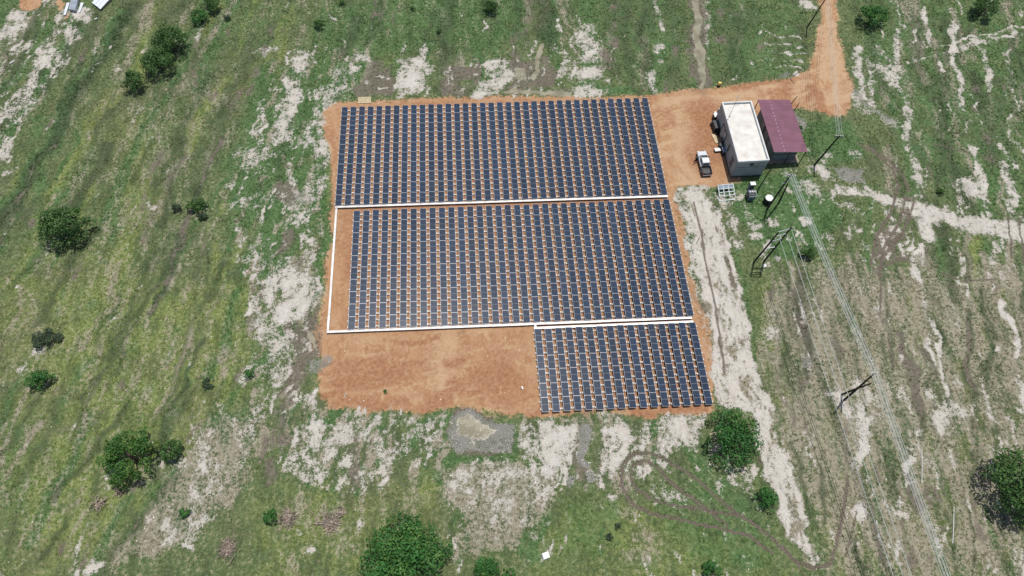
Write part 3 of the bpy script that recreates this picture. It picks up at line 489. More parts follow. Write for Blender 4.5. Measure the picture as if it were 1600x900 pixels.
def ground_mat():
    m = bpy.data.materials.new('ground'); t, n, l = nodes(m); b = n['Principled BSDF']
    pos = n.new('ShaderNodeNewGeometry').outputs['Position']
    def noise(s, d=3, rough=.6, off=0.0, stretch=None):
        src = pos
        if off or stretch:
            mp = n.new('ShaderNodeMapping'); mp.inputs['Location'].default_value = (off, off * 1.7, 0)
            if stretch: mp.inputs['Rotation'].default_value = (0, 0, stretch[0]); mp.inputs['Scale'].default_value = (stretch[1], stretch[2], 1)
            l.new(pos, mp.inputs[0]); src = mp.outputs[0]
        x = n.new('ShaderNodeTexNoise'); x.noise_dimensions = '2D' if False else '3D'
        x.inputs['Scale'].default_value = s; x.inputs['Detail'].default_value = d; x.inputs['Roughness'].default_value = rough; l.new(src, x.inputs['Vector']); return x.outputs[0]
    def attr(k):
        a = n.new('ShaderNodeAttribute'); a.attribute_name = k; return a.outputs['Fac']
    def math_(op, a, bb, clamp=False):
        x = n.new('ShaderNodeMath'); x.operation = op; x.use_clamp = clamp
        for i, s in enumerate((a, bb)):
            if isinstance(s, (int, float)): x.inputs[i].default_value = s
            else: l.new(s, x.inputs[i])
        return x.outputs[0]
    def rng(s, a, bb, c=0., d=1., smooth=True):
        x = n.new('ShaderNodeMapRange'); x.interpolation_type = 'SMOOTHSTEP' if smooth else 'LINEAR'
        x.inputs[1].default_value = a; x.inputs[2].default_value = bb; x.inputs[3].default_value = c; x.inputs[4].default_value = d; l.new(s, x.inputs[0]); return x.outputs[0]
    def mix(f, a, bb):
        x = n.new('ShaderNodeMix'); x.data_type = 'RGBA'
        if isinstance(f, (int, float)): x.inputs[0].default_value = f
        else: l.new(f, x.inputs[0])
        for i, s in ((6, a), (7, bb)):
            if isinstance(s, tuple): x.inputs[i].default_value = (*s, 1)
            else: l.new(s, x.inputs[i])
        return x.outputs[2]
    nA = noise(.055, 3); nB = noise(.33, 4, .65, 13); nC = noise(1.7, 4, .72, 31); nD = noise(6.5, 3, .75, 57); nS = noise(.5, 4, .65, 91, (0.62, 1.0, .34))
    # grass
    nV = noise(.42, 4, .65, 77, (-0.12, 1.0, .20)); sx = n.new('ShaderNodeSeparateXYZ'); l.new(pos, sx.inputs[0]); side = rng(sx.outputs[0], 60, 78)
    st = n.new('ShaderNodeMix'); l.new(side, st.inputs[0]); l.new(nS, st.inputs[2]); l.new(nV, st.inputs[3]); nT = st.outputs[0]
    mixn = math_('ADD', math_('MULTIPLY', nC, .45), math_('ADD', math_('MULTIPLY', nD, .40), math_('MULTIPLY', nT, .15)))
    g0 = mix(rng(mixn, .41, .58), (.050, .080, .030), (.130, .168, .066))
    gy = mix(rng(mixn, .41, .58), (.080, .118, .028), (.215, .252, .080))
    g0 = mix(rng(math_('ADD', attr('yel'), math_('MULTIPLY', math_('SUBTRACT', nB, .5), 2.2)), .15, .95), g0, gy)
    g0 = mix(math_('MULTIPLY', rng(nC, .51, .66), rng(nT, .42, .60, .06, .60)), g0, (.28, .245, .160))
    g0 = mix(rng(nT, .48, .34, 0, .42), g0, (.042, .056, .028))
    g0 = mix(math_('MULTIPLY', rng(nA, .48, .60), .28), g0, (.092, .088, .056))
    lush = math_('MULTIPLY', rng(math_('ADD', attr('lush'), math_('ADD', math_('MULTIPLY', math_('SUBTRACT', nB, .5), 1.7), math_('MULTIPLY', math_('SUBTRACT', nT, .5), 1.0))), .20, .85), .85)
    gl = mix(rng(mixn, .40, .60), (.036, .082, .028), (.090, .165, .054))
    g1 = mix(lush, g0, gl)
    dry = rng(math_('ADD', attr('dry'), math_('ADD', math_('MULTIPLY', math_('SUBTRACT', nC, .5), 1.5), math_('ADD', math_('MULTIPLY', math_('SUBTRACT', nT, .5), 2.2), math_('MULTIPLY', math_('SUBTRACT', nD, .5), 1.0)))), .30, .85)
    gd = mix(rng(mixn, .40, .60), (.160, .138, .098), (.33, .295, .225))
    g2 = mix(math_('MULTIPLY', dry, .85), g1, gd)
    dk = rng(math_('ADD', attr('dark'), math_('MULTIPLY', math_('SUBTRACT', nC, .5), 1.3)), .15, .95, 0, .85)
    g2 = mix(dk, g2, mix(rng(mixn, .42, .60), (.024, .040, .018), (.066, .088, .040)))
    # sand
    sn = math_('ADD', math_('MULTIPLY', math_('SUBTRACT', nC, .5), 2.2), math_('ADD', math_('MULTIPLY', math_('SUBTRACT', nD, .5), 1.2), math_('ADD', math_('MULTIPLY', math_('SUBTRACT', nB, .5), 1.6), math_('MULTIPLY', math_('SUBTRACT', nT, .5), 1.2))))
    sv = math_('ADD', attr('sand'), sn); sf = rng(sv, .32, .70)
    nE = noise(17.0, 2, .6, 7)
    sc = mix(rng(sv, .42, .90), (.25, .228, .185), (.44, .415, .365)); sc = mix(rng(sv, .90, 1.35), sc, (.57, .55, .50)); sc = mix(rng(nD, .50, .64, 0, .7), sc, (.58, .56, .515)); sc = mix(math_('MULTIPLY', rng(nC, .54, .66), .4), sc, (.36, .325, .28))
    sc = mix(rng(nE, .50, .38, 0, .55), sc, (.25, .225, .185)); sc = mix(rng(nB, .52, .64, 0, .4), sc, (.40, .36, .30))
    # soil
    of = rng(math_('ADD', attr('soil'), math_('ADD', math_('MULTIPLY', math_('SUBTRACT', nC, .5), 1.4), math_('ADD', math_('MULTIPLY', math_('SUBTRACT', nD, .5), .8), math_('MULTIPLY', math_('SUBTRACT', nB, .5), .8)))), .36, .66)
    oc = mix(rng(nS, .40, .60), (.280, .138, .062), (.350, .196, .096)); oc = mix(rng(nB, .48, .62), oc, (.375, .230, .130)); oc = mix(rng(nC, .48, .64, 0, .8), oc, (.395, .25, .146)); oc = mix(rng(nE, .56, .68, 0, .6), oc, (.50, .37, .25)); oc = mix(rng(nE, .44, .34, 0, .5), oc, (.20, .105, .055))
    oc = mix(rng(math_('ADD', attr('yel'), math_('MULTIPLY', math_('SUBTRACT', nC, .5), 1.2)), .15, .95, 0, .75), oc, (.435, .300, .180))
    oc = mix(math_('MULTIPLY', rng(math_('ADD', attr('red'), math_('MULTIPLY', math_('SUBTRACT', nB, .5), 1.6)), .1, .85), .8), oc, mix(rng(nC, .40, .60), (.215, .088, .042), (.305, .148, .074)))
    oc = mix(math_('MULTIPLY', rng(nD, .54, .68), .5), oc, (.46, .35, .24))
    # mud / gravel / rut / water
    mf = math_('MULTIPLY', rng(math_('ADD', attr('mud'), math_('ADD', math_('MULTIPLY', math_('SUBTRACT', nC, .5), .7), math_('MULTIPLY', math_('SUBTRACT', nB, .5), .5))), .32, .72), .9)
    mc = mix(rng(mixn, .36, .62), (.080, .066, .050), (.175, .150, .118))
    vf = rng(math_('ADD', attr('gravel'), math_('ADD', math_('MULTIPLY', math_('SUBTRACT', nD, .5), 1.0), math_('MULTIPLY', math_('SUBTRACT', nC, .5), .6))), .42, .66)
    vc = mix(rng(nD, .42, .60), (.13, .128, .108), (.27, .265, .235)); vc = mix(rng(nB, .46, .62, 0, .6), vc, (.12, .125, .095))
    rf = math_('MULTIPLY', rng(math_('ADD', attr('rut'), math_('MULTIPLY', math_('SUBTRACT', nC, .5), .5)), .28, .62), .9)
    rc = mix(rng(nD, .42, .60), (.075, .058, .045), (.165, .135, .108))
    wf = rng(math_('ADD', attr('water'), math_('MULTIPLY', math_('SUBTRACT', nC, .5), .5)), .46, .60)
    c = mix(of, mix(mf, g2, mc), oc)
    c = mix(math_('MULTIPLY', mf, math_('MULTIPLY', of, .55)), c, (.20, .13, .085))
    c = mix(math_('MULTIPLY', sf, rng(attr('sand'), .02, .3)), c, sc)
    c = mix(math_('MULTIPLY', vf, rng(attr('gravel'), .02, .3)), c, vc); c = mix(rf, c, rc); c = mix(wf, c, mix(rng(nB, .4, .6), (.190, .175, .120), (.275, .258, .182)))
    l.new(c, b.inputs['Base Color'])
    l.new(rng(wf, 0, 1, .92, .12), b.inputs['Roughness']); b.inputs['Specular IOR Level'].default_value = .3
    bp = n.new('ShaderNodeBump'); bp.inputs['Distance'].default_value = .20
    l.new(math_('MULTIPLY', math_('SUBTRACT', 1.0, wf), math_('SUBTRACT', .75, math_('MULTIPLY', of, .5))), bp.inputs['Strength'])
    l.new(math_('ADD', math_('MULTIPLY', nC, .5), math_('MULTIPLY', nD, .5)), bp.inputs['Height']); l.new(bp.outputs[0], b.inputs['Normal'])
    MATS['ground'] = m
ground_mat()
NX, NY = GX.shape
idx = np.arange(NX * NY).reshape(NX, NY)
F = np.stack([idx[:-1, :-1], idx[1:, :-1], idx[1:, 1:], idx[:-1, 1:]], -1).reshape(-1, 4)
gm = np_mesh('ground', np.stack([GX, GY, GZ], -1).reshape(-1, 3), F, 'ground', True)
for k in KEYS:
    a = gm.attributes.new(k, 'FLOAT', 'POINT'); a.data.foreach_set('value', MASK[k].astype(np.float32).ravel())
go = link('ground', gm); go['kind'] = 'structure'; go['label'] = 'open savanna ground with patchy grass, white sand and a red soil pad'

# ------------------------------------------------------------------ grass tufts and loose stones (uncountable)
def in_view(x, y, mx=60):
    p = np.stack([x, y, np.zeros_like(x)], -1) - CAM; d = p @ FW; u = 800 + FPX * (p @ RT) / d; v = 450 - FPX * (p @ UP) / d
    return (u > -mx) & (u < 1600 + mx) & (v > -mx) & (v < 900 + mx)
def set_tint(me, colr):
    a = me.color_attributes.new('tint', 'FLOAT_COLOR', 'POINT'); a.data.foreach_set('color', np.concatenate([colr, np.ones((len(colr), 1))], 1).astype(np.float32).ravel())
def tufts(n):
    x = RNG.uniform(X0 + 2, X1 - 2, n); y = RNG.uniform(Y0 + 2, Y1 - 2, n)
    k = in_view(x, y); x = x[k]; y = y[k]
    s, o, m, wt, ru, gr = (samp(q, x, y) for q in ('sand', 'soil', 'mud', 'water', 'rut', 'gravel')); lu = samp('lush', x, y); dr = samp('dry', x, y)
    clump = fbm(x, y, 1.3, 401, 2)
    p = np.clip((1 - s * .96) ** 2.2, 0, 1) * np.clip(1 - 1.3 * o, 0.0, 1) * np.clip(1 - 1.2 * wt, 0, 1) * (1 - .9 * ru) * (1 - .75 * m) * (1 - .9 * gr) * np.clip((clump - .25) * 2.0, .05, .8)
    k = RNG.random(len(x)) < p; x, y, lu, dr = x[k], y[k], lu[k], dr[k]; n = len(x)
    sz = RNG.uniform(.08, .20, n) * (1 + .25 * lu); h = sz * RNG.uniform(.5, 1.0, n); z = gz(x, y)
    V = []; 
    ph = RNG.uniform(0, 6.28, n)
    for b in range(3):
        a = ph + b * 2.094 + RNG.uniform(-.4, .4, n); ca, sa = np.cos(a), np.sin(a); wd = sz * .42
        V.append(np.stack([np.stack([x + sa * wd, y - ca * wd, z - .02], -1), np.stack([x - sa * wd, y + ca * wd, z - .02], -1), np.stack([x + ca * sz, y + sa * sz, z + h], -1)], 1))
    V = np.concatenate(V, 0).reshape(-1, 3); F = np.arange(len(V)).reshape(-1, 3)
    tv = RNG.random(n)[:, None]; pat = fbm(x, y, 3.0, 431)[:, None]; lu = lu[:, None]; dr = dr[:, None]; dkk = samp('dark', x, y)[:, None]
    green = np.array([.055, .095, .030]) * (1 - tv) + np.array([.150, .185, .066]) * tv
    bright = np.array([.038, .095, .030]) * (1 - tv) + np.array([.095, .185, .056]) * tv
    straw = np.array([.17, .145, .090]) * (1 - tv) + np.array([.38, .33, .23]) * tv
    ye = samp('yel', x, y)[:, None]; green = green * (1 - ye) + green * np.array([1.6, 1.45, 1.15]) * ye
    c = green * (1 - lu) + bright * lu
    ds = (RNG.random(n)[:, None] < np.clip(.06 + .50 * dr + .7 * (pat - .55), .02, .8) * (1 - .7 * lu)).astype(float)
    c = (c * (1 - ds) + straw * ds) * (1 - .55 * dkk)
    C = np.tile(np.repeat(c, 3, 0).reshape(n, 3, 3), (3, 1, 1)).reshape(-1, 3)
    me = np_mesh('grass', V, F, 'grass_blade'); set_tint(me, C)
    return tag(link('grass', me), 'low patchy grass tufts growing over the open field', 'grass', kind='stuff'), n
gobj, ntuft = tufts(480000)
def stones(n):
    x = RNG.uniform(X0 + 2, X1 - 2, n); y = RNG.uniform(Y0 + 2, Y1 - 2, n); k = in_view(x, y, 20); x = x[k]; y = y[k]
    s, o, gr = samp('sand', x, y), samp('soil', x, y), samp('gravel', x, y); cl = fbm(x, y, 1.6, 451, 2)
    p = (s * .55 + gr * .9) * np.clip((cl - .3) * 2.5, 0, 1) + .006 + .012 * (o > .5); k = RNG.random(len(x)) < p; x, y, gr = x[k], y[k], gr[k]; n = len(x)
    r = .035 + .10 * RNG.random(n) ** 3 + .05 * gr * RNG.random(n); z = gz(x, y)
    base = np.array([[1, 0, 0], [0, 1, 0], [-1, 0, 0], [0, -1, 0], [0, 0, .75]], float)
    a = RNG.uniform(0, 6.28, n); ca, sa = np.cos(a), np.sin(a)
    B = base[None] * RNG.uniform(.6, 1.25, (n, 5, 1)) * r[:, None, None]
    V = np.stack([x[:, None] + B[..., 0] * ca[:, None] - B[..., 1] * sa[:, None], y[:, None] + B[..., 0] * sa[:, None] + B[..., 1] * ca[:, None], z[:, None] + B[..., 2] - .01], -1).reshape(-1, 3)
    f = np.array([[0, 1, 4], [1, 2, 4], [2, 3, 4], [3, 0, 4]]); F = (np.arange(n)[:, None, None] * 5 + f[None]).reshape(-1, 3)
    t = RNG.random(n)[:, None]; g = gr[:, None]
    c = (np.array([.38, .34, .28]) * (1 - t) + np.array([.68, .65, .59]) * t) * (1 - g * .4)
    me = np_mesh('loose_stones', V, F, 'stone_mix'); set_tint(me, np.repeat(c, 5, 0))
    tag(link('loose_stones', me), 'pale loose stones and clods scattered on the sandy patches', 'stones', kind='stuff')
stones(420000)

# ------------------------------------------------------------------ solar rows
LMOD, PITCHX, PW = 2.30, 1.674396, 1.13
ZL, ZR = 0.66, 0.50
TILT = math.atan2(ZL - ZR, PW)
ORD = ('first second third fourth fifth sixth seventh eighth ninth tenth eleventh twelfth thirteenth fourteenth fifteenth sixteenth seventeenth eighteenth nineteenth').split()
def ordinal(k):
    if k <= 19: return ORD[k - 1]
    t, u = divmod(k, 10); b = {2: 'twent', 3: 'thirt'}[t]
    return b + 'ieth' if u == 0 else b + 'y-' + ORD[u - 1]
def panel_meshes():
    L = LMOD - .030; W = PW; fw = .024
    f = MB()
    f.box(0, fw, 0, L, -.035, 0); f.box(W - fw, W, 0, L, -.035, 0); f.box(fw, W - fw, 0, fw, -.035, 0); f.box(fw, W - fw, L - fw, L, -.035, 0)
    f.box(fw, W - fw, fw, L - fw, -.028, -.012, 1)
    fm = f.mesh('solar_panel', ['aluminium', 'backsheet'])
    h = (L - 2 * fw - .024) / 2
    g = MB(); g.box(0, W - 2 * fw - .008, 0, h - .004, 0, .006); gm_ = g.mesh('glass_half', 'solar_cells')
    r = MB(); r.box(-.03, .03, 0, 1, -.05, 0)
    return fm, gm_, (fw + .004, (fw + .002, fw + .024 + h))
FRM, GLS, (gxo, gyo) = panel_meshes()
fb = MB(); fb.bbox(-.235, PW + .235, -.14, .14, -.02, .24, .02); fb.box(.10, .26, -.09, .09, .235, .53); fb.box(PW - .24, PW - .10, -.09, .09, .235, .445)
FOOT = fb.mesh('concrete_footing', 'concrete')
RAILS = {}
def rail_mesh(n):
    if n not in RAILS:
        r = MB(); r.box(-.03, .03, .02, n * LMOD - .08, -.062, 0); RAILS[n] = r.mesh('rail', 'galvanised')
    return RAILS[n]
TEMPL = {}
def solar_row(n, loc, rz, label, group):
    root = thing('solar_panel_row', label, 'solar panels', loc, rz, group)
    tl = Matrix.Rotation(TILT, 4, 'Y')
    rt_ = random.random()
    for i in range(n):
        tn_ = .5 * rt_ + .5 * random.random()
        p = link('solar_panel', FRM, root, (0, i * LMOD + .015, ZL + random.uniform(-.004, .004)), (random.uniform(-.004, .004), TILT + random.uniform(-.010, .010), 0))
        for yy in gyo: link('glass_half', GLS, p, (gxo, yy, -.008))['tone'] = tn_
        for q in (.25, .75):
            link('concrete_footing', FOOT, root, (random.uniform(-.025, .025), (i + q) * LMOD + random.uniform(-.02, .02), 0), (0, 0, random.uniform(-.015, .015)))
    for fx in (.18, PW - .17):
        link('rail', rail_mesh(n), root, (fx, .02, ZL - math.tan(TILT) * fx - .038), (0, TILT, 0))
    return root
SHEAR = -0.023876
BLK = (((0.0, 0.0), 0.0, 36, 10, 'top'), ((3.409, -24.3172), 0.003564, 34, 10, 'middle'), ((33.6107, -49.1201), 0.005373, 16, 6, 'bottom'))
CNT = {10: 'ten', 6: 'six'}
for (ox, oy), rot, nc, nm, bname in BLK:
    for c in range(nc):
        x = c * PITCHX - .045; y = c * PITCHX * SHEAR - nm * LMOD + random.uniform(-.04, .04)
        loc = (ox + x * math.cos(rot) - y * math.sin(rot), oy + x * math.sin(rot) + y * math.cos(rot), 0)
        place = 'leftmost' if c == 0 else 'rightmost' if c == nc - 1 else ordinal(c + 1) + ' from the left'
        solar_row(nm, loc, rot, f'row of {CNT[nm]} dark blue solar panels, {place} in the {bname} block', f'solar panel rows of the {bname} block')

# ------------------------------------------------------------------ cable trays
def tray(label, a, b, z=.42, wid=.36, endext=0.0):
    A = at(*a, z); B = at(*b, z); d = B - A; L = d.length; ang = math.atan2(d.y, d.x)
    root = thing('cable_tray', label, 'cable tray', (A.x, A.y, 0), ang, 'white cable trays between the panel blocks')
    n = max(1, round(L / 3.0)); s = L / n
    m = MB(); h = wid / 2
    m.box(0, s - .012, -h, h, z - .10, z - .012); m.box(.0, s - .012, -h - .012, h + .012, z - .012, z)
    me = m.mesh('tray_section', 'tray_metal')
    lg = MB(); lg.box(-.04, .04, -h + .03, -h + .09, 0, z - .1); lg.box(-.04, .04, h - .09, h - .03, 0, z - .1); lg.box(-.06, .06, -h, h, -.01, .03)
    lm = lg.mesh('tray_support', 'galvanised')
    for i in range(n):
        link('tray_section', me, root, (i * s, random.uniform(-.012, .012), random.uniform(-.004, .004)), (0, 0, random.uniform(-.003, .003)))
        link('tray_support', lm, root, (i * s + s * .5, 0, 0))
tray('long white cable tray running between the top and middle panel blocks', (523.5,323.2), (1043.5,306.2))
tray('white cable tray running down the left side of the red soil pad', (525.6,325.5), (512.4,516.5), wid=.34)
tray('longest white cable tray along the lower edge of the middle panel block', (510.5,518.6), (1081.5,496.2))
tray('white cable tray along the top edge of the bottom panel block', (834.5,512.6), (1083.5,502.4))
tray('very short white cable tray piece linking two long trays', (836.6,507.6), (836.6,511.0), wid=.3)

# ------------------------------------------------------------------ substation building with white roof
bx0, bx1, by0, by1, BH = 72.12, 77.72, -21.0, -7.15, 4.6
root = thing('electrical_building', 'flat-roofed grey rendered building with a white roof and parapet', 'building', (bx0, by0, 0)); W_, D_ = bx1 - bx0, by1 - by0
m = MB(); t_ = .22
m.box(0, t_, 0, D_, -.1, BH - .5); m.box(W_ - t_, W_, 0, D_, -.1, BH - .5); m.box(t_, W_ - t_, 0, t_, -.1, BH - .5); m.box(t_, W_ - t_, D_ - t_, D_, -.1, BH - .5)
part('wall', m, 'wall_render', root)
m = MB(); m.box(t_, W_ - t_, t_, D_ - t_, BH - .62, BH - .42); roof = part('roof', m, 'roof_screed', root)
m = MB(); e = .03
m.box(-e, t_, -e, D_ + e, BH - .5, BH); m.box(W_ - t_, W_ + e, -e, D_ + e, BH - .5, BH); m.box(t_, W_ - t_, -e, t_, BH - .5, BH); m.box(t_, W_ - t_, D_ - t_, D_ + e, BH - .5, BH)
part('parapet', m, 'parapet', roof)
m = MB(); m.box(-.06, W_ + .06, -.06, D_ + .06, -.08, .25); part('plinth', m, 'dark_steel', root)
# left wall fittings (wall plane x=0, seen from the left)
def wallrect(name, y, z0, z1, wid, mt, dep=.03, par=root):
    q = MB(); q.box(-dep, .004, y - wid / 2, y + wid / 2, z0, z1); return part(name, q, mt, par)
for yc in (8.05, 9.35):
    d = wallrect('door', yc, .3, 3.0, 1.22, 'door_mauve', .05)
    for z0, z1 in ((.45, 1.5), (1.65, 2.8)):
        q = MB(); q.box(-.065, -.05, yc - .48, yc + .48, z0, z1); part('panel', q, 'pane_grey', d)
q = MB(); q.box(-.08, -.05, 7.25, 7.42, .3, 3.05); q.box(-.08, -.05, 10.0, 10.15, .3, 3.05); q.box(-.08, -.05, 7.42, 10.0, 3.0, 3.12); part('door_frame', q, 'dark_steel', root)
wallrect('window', 4.9, 1.4, 3.2, .55, 'dark_opening', .02)
lv = wallrect('louvre', 2.0, .9, 3.2, 1.3, 'wall_render', .03)
for i in range(2):
    for j in range(3):
        q = MB(); q.box(-.045, -.03, 1.45 + i * .6, 1.95 + i * .6, 1.0 + j * .75, 1.55 + j * .75); part('slot', q, 'dark_opening', lv)
q = MB(); q.tube([(-.09, .15, .1), (-.09, .15, 4.0)], .05, 6); q.tube([(-.09, 6.6, .1), (-.09, 6.6, 3.9)], .04, 6); part('downpipe', q, 'galvanised', root)
# front wall
q = MB(); q.lathe([(.34, 0), (.34, .05), (.22, .06)], n=18); part('round_vent', q, 'dark_steel', root, (2.75, -.005, 3.55), (math.pi / 2, 0, 0))
q = MB(); q.box(0.2, W_ - .2, -.03, .0, 2.78, 2.83); part('conduit', q, 'dark_steel', root)
# roof fittings
q = MB(); b0 = at(1139.7, 182, BH - .42) - Vector((bx0, by0, 0)); q.tube([b0, b0 + Vector((0, 0, 5.0))], [.035, .02], 6); q.lathe([(.12, 0), (.12, .12)], c=tuple(b0), n=8); part('lightning_mast', q, 'dark_steel', root)
q = MB(); q.lathe([(.02, 0), (.14, .05), (.14, .15), (.02, .2)], c=tuple(b0 + Vector((0, 0, 4.95))), n=8); part('mast_finial', q, 'galvanised', root)
q = MB(); r0 = at(1138, 171, BH - .38) - Vector((bx0, by0, 0)); q.tube([r0, r0 + Vector((.45, .45, .0)), r0 + Vector((.75, .35, 0))], .03, 5); part('roof_pipe', q, 'pale_wood', root)

# ------------------------------------------------------------------ shed under the mauve roof
sx0, sx1, sy0, sy1 = 79.35, 85.75, -18.75, -6.25; zlft, zrgt = 3.85, 3.35
root = thing('metal_roof_shed', 'open-fronted shed under a mauve-red sheet metal roof beside the white-roofed building', 'shed', (sx0, sy0, 0)); SW, SD = sx1 - sx0, sy1 - sy0
nsh = 14; sw = SD / nsh; sa = math.atan2(zlft - zrgt, SW); LS = math.hypot(SW, zlft - zrgt)
m = MB(); prof = []
for k in range(8):
    u = k * sw / 8; w8 = sw / 8
    m.hexa([(0, u, -.02), (LS, u, -.02), (LS, u + w8, -.02), (0, u + w8, -.02), (0, u + .01, .02 if k % 4 == 0 else .0), (LS, u + .01, .02 if k % 4 == 0 else .0), (LS, u + w8 - .01, .02 if k % 4 == 0 else .0), (0, u + w8 - .01, .02 if k % 4 == 0 else .0)])
rm = m.mesh('roof_sheet', 'roof_sheet')
fxm = MB(); fxm.box(0, .10, .15, .55, .022, .035); fxm = fxm.mesh('fixing_strip', 'fixing')
for i in range(nsh):
    # zl at left edge, sloping down to the right; the far end lies a little left (parallelogram plan)
    p = link('roof_sheet', rm, root, (0, i * sw, zlft + (.006 if i % 2 else 0)), (0, sa, 0))
    link('fixing_strip', fxm, p, (2.0 + .02 * i, 0, 0))
for x in (.15, 3.3, SW - .15):
    for y in (.2, SD / 2, SD - .2):
        q = MB(); q.box(-.06, .06, -.06, .06, -.05, zlft - (zlft - zrgt) * x / SW - .06); part('post', q, 'dark_steel', root, (x, y, 0))
for y in (.2, SD * .33, SD * .66, SD - .2):
    q = MB(); q.hexa([(0, y - .05, zlft - .16), (SW, y - .05, zrgt - .16), (SW, y + .05, zrgt - .16), (0, y + .05, zlft - .16), (0, y - .05, zlft - .045), (SW, y - .05, zrgt - .045), (SW, y + .05, zrgt - .045), (0, y + .05, zlft - .045)]); part('beam', q, 'dark_steel', root)
wy = 1.15; m = MB(); wx0, wx1 = .75, 5.4
m.box(wx0, wx1, wy, wy + .15, -.05, 3.05); m.box(wx0, wx0 + .15, wy + .15, SD - 1.2, -.05, 3.05); m.box(wx1 - .15, wx1, wy + .15, SD - 1.2, -.05, 3.05); m.box(wx0 + .15, wx1 - .15, SD - 1.35, SD - 1.2, -.05, 3.05)
part('wall', m, 'cabin_grey', root)
m = MB(); m.box(wx0 + .1, wx1 - .1, wy + .1, SD - 1.3, 2.95, 3.1); part('ceiling_board', m, 'cabin_grey', root)
m = MB(); m.box(wx0 - .01, wx1 + .01, wy - .06, wy - .005, 1.55, 1.7); part('ledge', m, 'dark_steel', root)
for x0, x1 in ((1.0, 3.0), (3.2, 5.15)):
    q = MB(); q.box(x0, x1, wy - .04, wy - .003, 1.8, 2.85); part('window', q, 'pane_grey', root)
for y in (2.6, 4.9, 7.4):
    q = MB(); q.box(wx0 - .05, wx0 - .004, y, y + 1.3, .9, 2.4); part('window', q, 'pane_grey', root)
m = MB(); m.box(.2, SW - .2, .3, SD - .3, -.1, .06); part('floor_slab', m, 'shed_wall', root)

